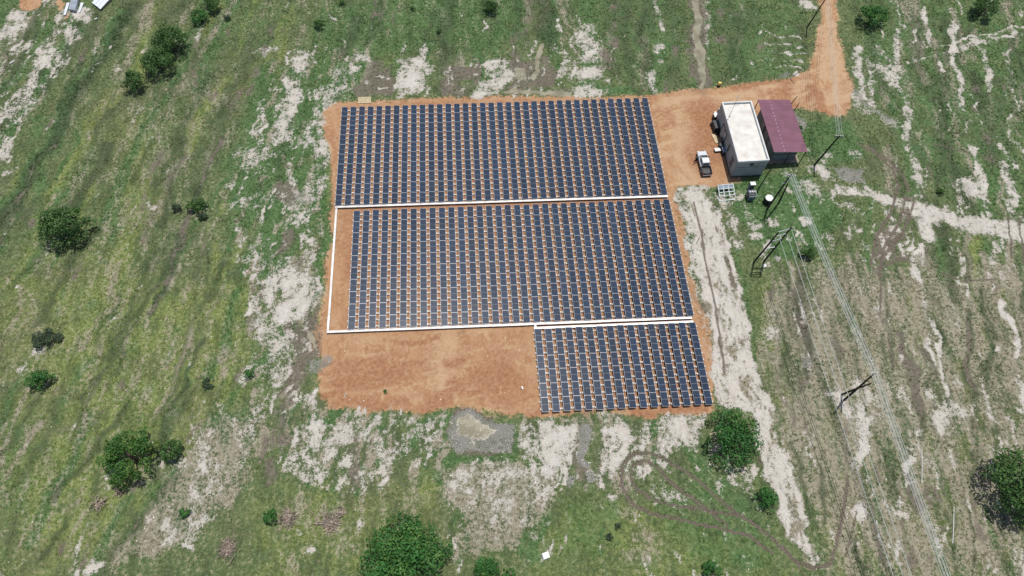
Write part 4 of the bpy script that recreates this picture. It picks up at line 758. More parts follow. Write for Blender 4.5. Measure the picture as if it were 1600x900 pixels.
# ------------------------------------------------------------------ pickup truck
def pickup(loc, rz):
    r = thing('pickup_truck', 'white pickup truck with black load bed and its left front door open', 'truck', loc, rz)
    # local: +y forward, length 5.3 (y from -2.65 to 2.65), width 1.84
    def prof(rows, mt, name, smooth=True, par=r):
        # rows: (y, halfwidth, z) cross sections -> lofted top shell with sides
        mb = MB(); k = 0
        for (y, hw, z0, z1) in rows:
            ch = min(.10, hw * .12)
            mb.v += [(-hw, y, z0), (-hw, y, z1 - ch), (-hw + ch * 1.4, y, z1), (hw - ch * 1.4, y, z1), (hw, y, z1 - ch), (hw, y, z0)]
        n = len(rows)
        for i in range(n - 1):
            for j in range(5):
                a = i * 6 + j; mb.f.append((a, a + 1, a + 7, a + 6)); mb.m.append(0)
            mb.f.append((i * 6 + 5, i * 6, i * 6 + 6, i * 6 + 11)); mb.m.append(0)
        mb.f.append((0, 5, 4, 3, 2, 1)); mb.m.append(0); e = (n - 1) * 6; mb.f.append((e, e + 1, e + 2, e + 3, e + 4, e + 5)); mb.m.append(0)
        return part(name, mb, mt, par, smooth=False)
    body = prof([(-.95, .90, .38, 1.02), (.2, .91, .36, 1.02), (1.15, .91, .36, 1.04), (1.35, .90, .38, 1.06), (2.1, .87, .42, 1.0), (2.45, .80, .45, .93), (2.62, .66, .5, .78), (2.66, .62, .52, .66)], 'car_paint', 'body')
    cab = prof([(-.93, .70, 1.015, 1.10), (-.80, .70, 1.015, 1.62), (-.70, .68, 1.015, 1.74), (.22, .66, 1.015, 1.76), (.42, .66, 1.015, 1.70), (1.46, .78, 1.015, 1.07)], 'car_paint', 'cab')
    def ql(name, a, b, c, d, mt, par): q = MB(); q.quad(a, b, c, d); n = (Vector(b) - Vector(a)).cross(Vector(d) - Vector(a)).normalized() * -.01; q.hexa([Vector(v) + n for v in (a, b, c, d)] + [Vector(v) for v in (a, b, c, d)]) if False else None; return part(name, q, mt, par)
    ql('windscreen', (-.70, 1.42, 1.125), (.70, 1.42, 1.125), (.58, .46, 1.705), (-.58, .46, 1.705), 'car_glass', cab)
    ql('rear_window', (.58, -.955, 1.14), (-.58, -.955, 1.14), (-.56, -.83, 1.62), (.56, -.83, 1.62), 'car_glass', cab)
    for s in (-1, 1):
        for y0, y1 in ((-.68, -.12), (-.04, .50)):
            q = MB(); q.box(min(s * .665, s * .725), max(s * .665, s * .725), y0, y1, 1.14, 1.60); part('side_window', q, 'car_glass', cab)
    for s_ in (-1, 1):
        q = MB(); q.box(min(s_ * .905, s_ * .945), max(s_ * .905, s_ * .945), -.9, 1.2, .34, .62); part('side_step', q, 'car_dark', r)
        for y in (-1.72, 1.62):
            q = MB(); q.box(min(s_ * .88, s_ * .95), max(s_ * .88, s_ * .95), y - .5, y + .5, .72, .86); part('wheel_arch', q, 'car_dark', r)
    q = MB(); q.hexa([(-.70, 1.48, 1.03), (.70, 1.48, 1.03), (.62, 2.2, .985), (-.62, 2.2, .985), (-.66, 1.50, 1.075), (.66, 1.50, 1.075), (.58, 2.18, 1.015), (-.58, 2.18, 1.015)]); part('bonnet', q, 'car_paint', r)
    # load bed: floor, sides, tailgate
    q = MB(); q.box(-.78, .78, -2.52, -1.02, .55, .63); part('bed_floor', q, 'bed_liner', r)
    for s in (-1, 1):
        q = MB(); q.bbox(min(s * .78, s * .90), max(s * .78, s * .90), -2.58, -.96, .40, 1.02, .03); part('bed_side', q, 'car_dark', r)
    q = MB(); q.bbox(-.778, .778, -2.62, -2.53, .45, 1.02, .03); part('tailgate', q, 'car_dark', r)
    q = MB(); q.box(-.778, .778, -1.015, -.955, .5, 1.05); part('bed_bulkhead', q, 'car_dark', r)
    q = MB(); q.tube([(-.70, -1.10, 1.0), (-.66, -1.12, 1.58), (.66, -1.12, 1.58), (.70, -1.10, 1.0)], .04, 6); part('roll_bar', q, 'car_dark', r)
    q = MB(); q.bbox(-.82, .82, -2.78, -2.64, .42, .58, .03); part('rear_bumper', q, 'rim_metal', r)
    q = MB(); q.bbox(-.78, .78, 2.50, 2.74, .36, .56, .04); part('front_bumper', q, 'car_dark', r)
    q = MB(); q.box(-.45, .45, 2.655, 2.69, .60, .74); part('grille', q, 'car_dark', r)
    q = MB(); q.box(-.22, .22, -2.645, -2.625, .78, .90); part('number_plate', q, 'white_paint', r)
    for s in (-1, 1):
        q = MB(); q.box(min(s * .52, s * .80), max(s * .52, s * .80), 2.42, 2.60, .74, .88); part('headlight', q, 'lamp_clear', r)
        q = MB(); q.box(min(s * .80, s * .905), max(s * .80, s * .905), -2.645, -2.56, .70, .98); part('tail_light', q, 'lamp_red', r)
        q = MB(); q.bbox(min(s * .92, s * 1.14), max(s * .92, s * 1.14), .86, 1.0, 1.06, 1.24, .03); part('wing_mirror', q, 'car_dark', r)
        for y in (-1.72, 1.62):
            q = MB(); q.lathe([(.26, -.11), (.36, -.10), (.385, -.05), (.385, .05), (.36, .10), (.26, .11)], n=20); wo = part('wheel', q, 'rubber', r, (s * .80, y, .385), (0, math.pi / 2, 0))
            q = MB(); q.lathe([(.25, 0), (.22, .02), (.06, .03)], n=14); part('rim', q, 'rim_metal', wo, (0, 0, .105 * s), (0, 0 if s > 0 else math.pi, 0))
    # open front-left door
    q = MB(); q.bbox(-.045, .045, -1.05, 0, .42, 1.05, .02); d = part('door', q, 'car_dark', r, (-.93, .98, 0), (0, 0, math.radians(-58)))
    q = MB(); q.box(-.015, .015, -.95, -.12, 1.05, 1.56); part('door_window', q, 'car_glass', d)
    return r
pickup((67.62, -17.95, 0), math.radians(1.0))

# ------------------------------------------------------------------ utility poles, frames, wires
def along(base, top_px, h): return at(*top_px, base.z + h)
def pole(name, label, bpx, tpx, h, r0=.16, r1=.10, mt='pole_wood', cat='pole', group=None):
    b = G(*bpx); t = along(b, tpx, h); root = thing(name, label, cat, b, 0, group); d = t - b
    q = MB(); q.tube([-.3 * d.normalized(), d * .5, d], [r0, (r0 + r1) / 2, r1], 8); part('shaft', q, mt, root, smooth=True)
    return root, b, d
def arm(root, a, b, r, mt, name='crossarm'):
    q = MB(); q.tube([a, b], r, 6); return part(name, q, mt, root)
def insul(root, p, mt='porcelain'):
    q = MB(); q.lathe([(.03, 0), (.09, .05), (.05, .09), (.09, .13), (.05, .17), (.07, .22)], c=tuple(p), n=8); part('insulator', q, mt, root)
# pole right of the shed
r, b, d = pole('utility_pole', 'single dark utility pole standing on a white sand mound right of the shed', (1272.5,258), (1312,212), 8.8, .18, .12)
P1T = b + d; arm(r, d + Vector((-.7, .1, -.25)), d + Vector((.7, -.1, -.25)), .06, 'pole_wood')
for x in (-.6, -.2, .2, .6): insul(r, d + Vector((x, -x * .14, -.2)))
# A-frame double pole
b = G(1199,326); t = at(1236,272.5, 10.2); r = thing('double_utility_pole', 'dark A-shaped double pole with blue insulators below the white-roofed building', 'pole', b); d = t - b
q = MB(); q.tube([(0, 0, -.3), d * .5, d], [.18, .15, .12], 8); part('shaft', q, 'pole_wood', r, smooth=True)
b2 = G(1217,317) - b; j2 = at(1231,287, 7.9) - b
q = MB(); q.tube([b2 - Vector((0, 0, .3)), b2 * .5 + j2 * .5, j2], [.17, .15, .12], 8); part('strut', q, 'pole_wood', r, smooth=True)
arm(r, d * .78 + Vector((-.6, -.3, 0)), d * .78 + Vector((.6, .3, 0)), .07, 'blue_grey'); arm(r, d + Vector((-.7, .2, -.3)), d + Vector((.8, -.2, -.3)), .06, 'blue_grey')
for k in (.74, .78, .86, .93): insul(r, d * k + Vector((.15, .05, 0)), 'blue_grey')
for x in (-.6, -.2, .3, .7): insul(r, d + Vector((x, -x * .25, -.25)))
APT = t
# thin pole by the transformer
pole('utility_pole', 'thin dark pole rising from the transformer past the corner of the white-roofed building', (1184,297), (1211,253), 8.1, .11, .08)
# ladder-like H frame
b = G(1177.5,410); bt = at(1217,362.5, 10.3); b2 = G(1193,409); bt2 = at(1236.5,355.5, 11.3)
r = thing('pole_frame', 'ladder-like frame of two dark poles joined by four pale crossbars', 'pole frame', b)
for p0, p1 in ((b, bt), (b2, bt2)):
    q = MB(); q.tube([p0 - b - Vector((0, 0, .3)), (p0 + p1) / 2 - b, p1 - b], [.17, .15, .12], 8); part('pole', q, 'pole_wood', r, smooth=True)
HB = []
for k, kk, o in ((1.0, .97, .25), (.86, .84, .1), (.70, .70, .15), (.46, .46, .15)):
    A = b + (bt - b) * k; B = b2 + (bt2 - b2) * kk; u = (B - A).normalized()
    arm(r, A - u * .05 - b, B + u * o - b, .085, 'galvanised', 'crossbar'); HB.append((A, B))
    for f in (.2, .5, .8): insul(r, A + (B - A) * f - b - Vector((0, 0, .2)))
for f in (.33, .66):
    A = HB[3][0] * (1 - f) + HB[3][1] * f; q = MB(); q.tube([A - b, (b * (1 - f) + b2 * f) - b], .035, 5); part('down_cable', q, 'dark_steel', r)
# crossed poles lower right
b = G(1317,627); r = thing('crossed_utility_pole', 'pair of dark wooden poles crossing each other on a pale sand patch', 'pole', b)
t1 = at(1367,583, 10.9); q = MB(); q.tube([(0, 0, -.3), (t1 - b) * .5, t1 - b], [.17, .15, .11], 8); part('pole', q, 'pole_wood', r, smooth=True)
a2 = G(1315,616); t2 = at(1361,599, 7.9); q = MB(); q.tube([a2 - b - Vector((0, 0, .3)), (a2 + t2) / 2 - b, t2 - b], [.16, .14, .11], 8); part('pole', q, 'pole_wood', r, smooth=True)
for x in (-.4, .0, .4): insul(r, t1 - b + Vector((x, .1, -.2)))
RPT = t1
# pole at the upper edge by the lane and small grey post
r, b, d = pole('utility_pole', 'dark utility pole at the upper picture edge beside the red lane', (1261,43), (1290,-2), 8.0, .15, .11); NPT = b + d
pole('leaning_post', 'short pale leaning post with a dark foot north of the buildings', (1234,123), (1253,109), 3.0, .10, .07, 'pole_grey', 'post')
pole('leaning_post', 'upper of two short dark posts behind the mauve shed roof', (1236,163), (1246,150), 2.6, .08, .06, cat='post', group='posts behind the shed')
pole('leaning_post', 'lower of two short dark posts behind the mauve shed roof', (1240,174), (1249,160.5), 2.6, .08, .06, cat='post', group='posts behind the shed')
for q_, l_ in (((1129,124, 1127.5,116), 'left of two thin dark posts in the grass above the yellow container'), ((1134.5,119, 1138,113), 'right of two thin dark posts in the grass above the yellow container')):
    pole('thin_post', l_, q_[:2], q_[2:], 1.6, .05, .04, cat='post', group='thin posts above the yard')
for q_, l_ in (((1319,346, 1316,334), 'bent dark iron stake among white patches right of the overhead wires'), ((1307,381, 1312,371), 'short dark stake leaning beside a white stone patch')):
    pole('iron_stake', l_, q_[:2], q_[2:], 1.5, .06, .05, 'rust', 'stake')
pole('stick', 'short dark stick standing on the green strip beside the white track', (1088,381), (1093.5,370.5), 1.6, .05, .04, cat='stick')
def wire(label, A, B, sag, rad, mt, group):
    A = Vector(A); B = Vector(B); n = 14; pts = []
    for i in range(n + 1):
        f = i / n; p = A.lerp(B, f); p.z -= sag * 4 * f * (1 - f); pts.append(p)
    q = MB(); q.tube([p - A for p in pts], rad, 4); o = part('overhead_wire', q, mt, None, A); return tag(o, label, 'wire', group)
BND = [(-.50, 0), (-.30, .1), (-.1, .0), (.1, .12), (.3, 0), (.5, .08)]
P2 = at(1486,912, 10.0); dirn = (P2 - RPT).normalized(); END = RPT + dirn * 62
for i, (o, z) in enumerate(BND):
    v = Vector((o, o * .45, z))
    nth = ('leftmost', 'second from left', 'third from left', 'third from right', 'second from right', 'rightmost')[i]
    wire(nth + ' pale wire from the A-shaped pole to the crossed poles', APT + v, RPT + v, .35, .030, 'wire', 'wire bundle from A-shaped pole to crossed poles')
    wire(nth + ' pale wire from the crossed poles to the lower edge', RPT + v, END + v, .4, .030, 'wire', 'wire bundle from crossed poles to lower edge')
for nth, o in (('leftmost', -.45), ('second from left', -.1), ('second from right', .1), ('rightmost', .45)):
    v = Vector((o, -.1 * o, 0)); wire(nth + ' of four pale wires above the red lane', P1T + v, at(1290, -60, 9.5) + v, .3, .022, 'wire', 'wires above the red lane')
for i, (a, e_, h) in enumerate((((1218,372), (1399,905), 8.6), ((1229,364), (1414,905), 9.2), ((1237,359), (1428,905), 10.2))):
    A = at(*a, h); B = at(*e_, h - 1.2); B = A + (B - A) * 1.25
    wire(('left', 'middle', 'right')[i] + ' one of three pale wires running down from the ladder-like pole frame', A, B, .3, .034, 'wire', 'three wires from the ladder-like frame')
for i in range(2):
    v = Vector((.45 * i, 0, 0)); wire(('left', 'right')[i] + ' thin dark wire hanging from the upper edge pole down past the shed', NPT + v - Vector((.2, 0, .3)), at(1266.5 + 3 * i, 226, 7.0), .5, .016, 'wire_dark', 'dark wires past the shed')

# ------------------------------------------------------------------ transformer, kiosk, tank, rack, clutter
p = G(1171,309); r = thing('transformer', 'dark oil transformer with three pale bushings on top', 'transformer', p)
q = MB(); q.bbox(-.65, .65, -.45, .45, 0, 1.5, .05); part('tank', q, 'dark_steel', r)
for s in (-1, 1):
    for i in range(6):
        q = MB(); x = -.55 + i * .2; q.box(x, x + .09, s * .47 if s > 0 else -.8, .8 if s > 0 else -.47, .3, 1.35); part('radiator_fin', q, 'blue_grey', r)
for x in (-.42, 0, .42):
    q = MB(); q.lathe([(.10, 0), (.17, .06), (.09, .14), (.17, .22), (.09, .30), (.13, .38)], c=(x, .1, 1.5), n=10); part('bushing', q, 'porcelain', r)
q = MB(); q.tube([(-.75, -.95, 0), (-.75, -.95, 1.9), (1.25, -.95, 1.9), (1.25, -.95, 0)], .04, 5); q.tube([(.1, -.95, 1.9), (.1, -.95, 0)], .035, 5); q.tube([(.5, -.95, 1.9), (.5, .3, 2.2)], .03, 5); part('pipe_frame', q, 'galvanised', r)
p = G(1172,295); r = thing('switch_cabinet', 'grey switch cabinet with a white top in front of the building', 'cabinet', p)
q = MB(); q.box(-.42, .42, -.32, .32, .1, 1.55); part('cabinet_body', q, 'blue_grey', r); q = MB(); q.bbox(-.48, .48, -.38, .38, 1.55, 1.66, .03); part('cabinet_top', q, 'white_paint', r); q = MB(); q.box(-.34, .34, -.345, -.322, .25, 1.45); part('cabinet_door', q, 'dark_steel', r); q = MB(); q.box(-.46, .46, -.36, .36, -.05, .1); part('cabinet_plinth', q, 'concrete', r)
p = G(1198,316); r = thing('water_tank', 'round black tank with a white lid beside the A-shaped pole', 'tank', p)
q = MB(); q.lathe([(.72, -.05), (.74, .5), (.76, .52), (.74, .55), (.74, 1.2), (.70, 1.28)], n=22); part('tank_body', q, 'black_plastic', r, smooth=False); q = MB(); q.lathe([(.72, 1.28), (.70, 1.36), (.45, 1.44), (.2, 1.47)], n=22); part('lid', q, 'white_paint', r)
p = G(1133,301); r = thing('metal_rack', 'galvanised metal rack with crossbars standing near the pickup truck', 'rack', p, math.radians(3))
for y, z in ((-.95, .55), (-.35, .75), (.25, .95), (.95, 1.15)):
    q = MB(); q.box(-1.45, 1.45, y - .06, y + .06, z - .06, z); part('crossbar', q, 'galvanised', r)
for x in (-1.4, -.5, .45, 1.4):
    q = MB(); q.hexa([(x - .06, -1.1, .36), (x + .06, -1.1, .36), (x + .06, 1.1, 1.06), (x - .06, 1.1, 1.06), (x - .06, -1.1, .46), (x + .06, -1.1, .46), (x + .06, 1.1, 1.16), (x - .06, 1.1, 1.16)]); part('rail', q, 'galvanised', r)
for x in (-1.4, 1.4):
    for y, z in ((-1.0, .4), (1.0, 1.05)):
        q = MB(); q.box(x - .05, x + .05, y - .05, y + .05, -.05, z); part('leg', q, 'galvanised', r)
q = MB(); q.hexa([(-1.3, .35, .87), (1.3, .35, .87), (1.3, .9, 1.04), (-1.3, .9, 1.04), (-1.3, .35, .9), (1.3, .35, .9), (1.3, .9, 1.07), (-1.3, .9, 1.07)]); part('plate', q, 'blue_grey', r)
q = MB(); q.box(-1.6, 1.3, -1.75, -1.6, -.02, .12); q.box(-1.6, -1.45, -1.6, -.9, -.02, .12); part('base_frame', q, 'galvanised', r)
# clutter along the building's left wall
def crate(name, label, px, s, mt, cat, rz=0, top=None, z=0.0, group=None):
    p = G(*px); r = thing(name, label, cat, (p.x, p.y, z if z else 0), rz, group); q = MB(); q.bbox(-s[0] / 2, s[0] / 2, -s[1] / 2, s[1] / 2, -.02, s[2], .03); part('casing', q, mt, r)
    q = MB(); q.box(-s[0] / 2 - .012, -s[0] / 2 + .01, -s[1] * .38, s[1] * .38, s[2] * .2, s[2] * .8); part('grille', q, 'dark_steel' if mt != 'dark_steel' else 'black_plastic', r)
    if top: q = MB(); q.bbox(-s[0] / 2 - .03, s[0] / 2 + .03, -s[1] / 2 - .03, s[1] / 2 + .03, s[2], s[2] + .06, .02); part('lid', q, top, r)
    return r
crate('outdoor_unit', 'dark outdoor cooling unit nearest the upper end of the grey building wall', (1116.5,186), (.8, .9, 1.1), 'black_plastic', 'cooling unit', .1, 'white_paint')
crate('outdoor_unit', 'large black outdoor unit in the middle of the clutter beside the grey wall', (1117,201), (1.0, 1.9, 1.25), 'black_plastic', 'cooling unit', .06, 'dark_steel')
crate('outdoor_unit', 'blue-grey outdoor unit near the lower end of the grey building wall', (1130,239), (.8, 1.3, 1.0), 'dark_steel', 'cooling unit', .05, 'blue_grey')
crate('white_box', 'small white box on black cases at the upper building corner', (1121,181), (.5, .6, 1.9), 'white_paint', 'box', .2)
p = G(1119.5,209); r = thing('cable_coil', 'loose black cable coils heaped between the wall and a wooden pallet', 'cable coil', (p.x, p.y, 0))
for i in range(5):
    q = MB(); R_ = .55 - .05 * i; q.tube([(R_ * math.cos(a * .5236) + .1 * math.sin(i * 3), R_ * .8 * math.sin(a * .5236) + .12 * math.cos(i * 2), .06 + .07 * i + .03 * math.sin(a + i)) for a in range(13)], .045, 5); part('loop', q, 'black_plastic', r)
crate('black_case', 'black case lowest in the dark clutter above the pallet', (1121.5,206), (.7, 1.0, .8), 'black_plastic', 'case', .2)
crate('black_case', 'black case standing at the outer edge of the dark clutter', (1112.5,196), (.6, .7, .7), 'black_plastic', 'case', .5)
crate('white_box', 'white box leaning on the upper end of the dark clutter', (1116,180.5), (.5, .45, .9), 'white_paint', 'box', .4)
crate('outdoor_unit', 'dark unit between the pallet and the white slab by the wall', (1127,224), (.8, 1.1, 1.1), 'black_plastic', 'cooling unit', .05, 'dark_steel')
p = G(1124.5,231); r = thing('black_drum', 'black drum standing by the wall above the white slab', 'drum', (p.x, p.y, 0)); q = MB(); q.lathe([(.45, -.02), (.47, .05), (.45, .1), (.45, .5), (.47, .53), (.45, .56), (.45, .95), (.40, 1.0)], n=16); part('drum_body', q, 'black_plastic', r); q = MB(); q.lathe([(.40, 0), (.38, .03), (.1, .035)], c=(0, 0, 1.0), n=16); part('drum_lid', q, 'dark_steel', r)
p = G(1120,236); r = thing('concrete_slab', 'small pale slab on dark bearers beside the truck', 'slab', (p.x, p.y, 0), .06); q = MB(); q.bbox(-.55, .55, -.4, .4, .38, .52, .03); part('slab', q, 'white_paint', r)
for x in (-.4, .4):
    q = MB(); q.box(x - .09, x + .09, -.35, .35, -.02, .378); part('bearer', q, 'dark_steel', r)
def pallet(label, px, L, Wd, rz, mt, n=7, tiltx=0.0, z=.0, group=None):
    p = G(*px); r = thing('wooden_pallet', label, 'pallet', (p.x, p.y, p.z + z), rz, group); r.rotation_euler = (tiltx, 0, rz)
    for i in range(n):
        x = -L / 2 + (i + .5) * L / n; q = MB(); q.box(x - L / n * .30, x + L / n * .30, -Wd / 2, Wd / 2, .11, .135); part('slat', q, mt, r)
    for y in (-Wd / 2 + .05, 0, Wd / 2 - .05):
        q = MB(); q.box(-L / 2, L / 2, y - .05, y + .05, .0, .109); part('bearer', q, mt, r)
    for s in (-1, 1):
        q = MB(); q.box(-L / 2 - .005, L / 2 + .005, s * (Wd / 2 + .002) - .045, s * (Wd / 2 + .002) + .045, .136, .16); part('edge_board', q, mt, r)
    return r
pallet('long pale wooden pallet at the top left corner of the panel field', (570,157.5), 2.55, 1.2, math.radians(-2), 'pallet_wood', 13, .25, .12)
pallet('yellowish wooden pallet lying along the clutter beside the building wall', (1117.5,217), 2.2, .62, math.radians(101), 'pallet_wood', 8)
pallet('wooden pallet leaning under the tree, nearer the camera of two', (1116,698), 2.1, 1.2, math.radians(-3), 'pale_wood', 7, .5, .35, 'pallets under the tree')
pallet('wooden pallet leaning under the tree, farther of two', (1117,682), 1.9, 1.1, math.radians(12), 'pale_wood', 7, .45, .5, 'pallets under the tree')
p = G(1123,134.5); r = thing('jerrycan', 'yellow container on a dark stand at the upper edge of the yard', 'container', p); q = MB(); q.bbox(-.32, .32, -.25, .25, .45, 1.05, .08); part('can_body', q, 'yellow_plastic', r); q = MB(); q.box(-.28, .28, -.2, .2, -.02, .449); part('stand', q, 'black_plastic', r)
q = MB(); q.lathe([(.07, 0), (.07, .08)], c=(.15, .1, 1.05), n=8); part('cap', q, 'black_plastic', r)
def rod(name, label, pts, rad, mt, cat, group=None):
    P = [G(pts[i], pts[i + 1]) + Vector((0, 0, rad + .05)) for i in range(0, len(pts), 2)]; q = MB(); q.tube([x - P[0] for x in P], rad, 6); q.tube([P[-1] - P[0], P[-1] - P[0] + (P[-1] - P[-2]).normalized() * .08], rad * 1.25, 6); return tag(part(name, q, mt, None, P[0]), label, cat, group)
rod('pipe', 'thin white pipe lying in the dry grass at lower right, nearest the big tree', (1490,792, 1489.5,820, 1488.5,848), .05, 'white_paint', 'pipe')
rod('pipe', 'thin white pipe lying left of and above the other one at lower right', (1440,704, 1440.5,728, 1440,754), .045, 'white_paint', 'pipe')
rod('plank', 'pale plank lying in the grass near the left picture edge', (16,100, 23,96), .13, 'white_paint', 'plank')
rod('plank', 'short pale plank lying below the white sheet roof', (149,32, 152.5,30.5), .14, 'white_paint', 'plank')
rod('branch', 'bare bent branch lying at the right side of the left sand patches', (408,335, 400,345, 396,360), .07, 'dead_wood', 'branch')
def block(name, label, px, s, mt, rz, cat):
    p = G(*px); q = MB(); q.bbox(-s[0] / 2, s[0] / 2, -s[1] / 2, s[1] / 2, -.03, s[2], min(s) * .25)
    V = [(x + random.uniform(-.06, .06) * s[0], y + random.uniform(-.06, .06) * s[1], z) for x, y, z in q.v]; q.v = V
    o = part(name, q, mt, None, p, (0, 0, rz)); return tag(o, label, cat)
block('white_sack', 'small white sack lying alone in the grass near the lower edge', (853,868), (.95, .85, .25), 'white_paint', .3, 'sack')
block('white_brick', 'single white brick on bare red soil left of the bottom panels', (816,606), (.24, .5, .16), 'white_paint', .35, 'brick')
block('grey_stone', 'grey broken stone lying below the crossbar frame poles', (1194,416), (.7, .6, .3), 'stone_white', .2, 'stone')
# metal sheets in the upper left corner
def sheet(label, quad, z, mt, thick=.05, group=None, n=6):
    P = [at(quad[i], quad[i + 1], z) for i in range(0, 8, 2)]; o = (P[0] + P[2]) / 2; q = MB()
    for k in range(n):
        a, b = k / n, (k + 1) / n - .03 / n; L0 = [P[0].lerp(P[1], a), P[0].lerp(P[1], b), P[3].lerp(P[2], b), P[3].lerp(P[2], a)]
        dz = Vector((0, 0, .03 if k % 2 else 0)); q.hexa([v - o - Vector((0, 0, thick)) for v in L0] + [v - o + dz for v in L0])
    return tag(part('metal_sheet', q, mt, None, o), label, 'metal sheet', group)
sheet('narrow white metal sheet, leftmost of the stack at the upper left', (99,23.5, 102.5,23.5, 109,4, 104,4), .22, 'sheet_white')
s_ = sheet('raised grey-blue metal sheet in the middle of the upper left stack', (107,14, 117,16, 123,-6, 113,-8), .75, 'sheet_grey', .5)
sheet('pale metal sheet, rightmost of the upper left stack', (122,19.5, 125,19.5, 131,4, 126,4), .25, 'sheet_white')
c_ = at(160, 2, .6); r = thing('low_shelter', 'low shelter with a white sheet roof cut by the upper picture edge', 'shelter', (c_.x, c_.y, 0))
P = [at(143.5,4, .55), at(157,14.5, .55), at(174,-4, .75), at(160,-14, .75)]
for k in range(6):
    a, b = k / 6, (k + 1) / 6 - .008; L0 = [P[0].lerp(P[1], a), P[0].lerp(P[1], b), P[3].lerp(P[2], b), P[3].lerp(P[2], a)]; o = Vector((c_.x, c_.y, 0))
    q = MB(); q.hexa([v - o - Vector((0, 0, .05)) for v in L0] + [v - o + Vector((0, 0, .02 * (k % 2))) for v in L0]); part('roof_sheet', q, 'sheet_white', r)
ctr = (P[0] + P[1] + P[2] + P[3]) / 4; I = [ctr + (v - ctr) * .86 - Vector((c_.x, c_.y, 0)) for v in P]
for k in range(4):
    a, b = I[k], I[(k + 1) % 4]; nrm = (b - a).cross(Vector((0, 0, 1))).normalized() * .06; q = MB()
    q.hexa([(a.x, a.y, -.05), (b.x, b.y, -.05), (b.x + nrm.x, b.y + nrm.y, -.05), (a.x + nrm.x, a.y + nrm.y, -.05), (a.x, a.y, a.z - .06), (b.x, b.y, b.z - .06), (b.x + nrm.x, b.y + nrm.y, b.z - .06), (a.x + nrm.x, a.y + nrm.y, a.z - .06)]); part('wall', q, 'shed_wall', r)

# ------------------------------------------------------------------ dead brush
def brush(label, px, R_, n, seed, jitter=1.0):
    rr = random.Random(seed); p = G(*px); r = thing('brush_pile', label, 'brush pile', p)
    big = MB(); tw = MB()
    for i in range(n):
        a = rr.uniform(0, 6.283); l_ = rr.uniform(.35, 1.0) * R_; s = Vector((rr.gauss(0, R_ * .34), rr.gauss(0, R_ * .34), rr.uniform(.03, .5)))
        e = s + Vector((math.cos(a) * l_, math.sin(a) * l_, rr.uniform(-.1, .3))); e.z = max(.03, e.z); mid = (s + e) / 2 + Vector((rr.uniform(-.2, .2), rr.uniform(-.2, .2), rr.uniform(0, .15)))
        rad = rr.uniform(.022, .05) if i > 8 else rr.uniform(.06, .10)
        (tw if i > 8 else big).tube([s, mid, e], [rad, rad * .8, rad * .4], 5)
    part('branches', big, 'dead_wood', r); part('twigs', tw, 'dead_wood', r)
    m = MB()
    for i in range(int(n * .35)):     # dead leaves
        c = Vector((rr.gauss(0, R_ * .33), rr.gauss(0, R_ * .33), rr.uniform(.1, .5))); a = rr.uniform(0, 6.28); s = rr.uniform(.06, .12); u = Vector((math.cos(a), math.sin(a), rr.uniform(-.5, .5))) * s; v = Vector((-math.sin(a), math.cos(a), rr.uniform(-.4, .4))) * s * .7
        m.quad(c - u, c + v, c + u, c - v)
    part('dead_leaves', m, 'pale_wood', r)
brush('brown brush pile of dead twigs right beside the small round bush', (449,810), 1.5, 110, 1)
brush('forked brush pile of long dead branches at lower left centre', (517,818), 1.5, 110, 2)
brush('small heap of dead twigs at the top of the forked brush pile', (533,800), .7, 40, 5)
brush('grey rounded brush pile alone in the grass near the lower left edge', (358,857), 1.35, 140, 3)
brush('dead branches lying below the bright green leafy tree at lower left', (187,768), 1.0, 40, 4)
brush('dead branches fallen at the left end of the thin sandy path', (155,787), 1.1, 50, 6)
for (pts, l_) in (((487,799, 500,815, 514,831), 'long bare branch on the left of the forked brush pile'), ((509,790, 510,803, 513,814), 'long bare branch pointing up from the forked brush pile')):
    rod('branch', l_, pts, .07, 'dead_wood', 'branch')

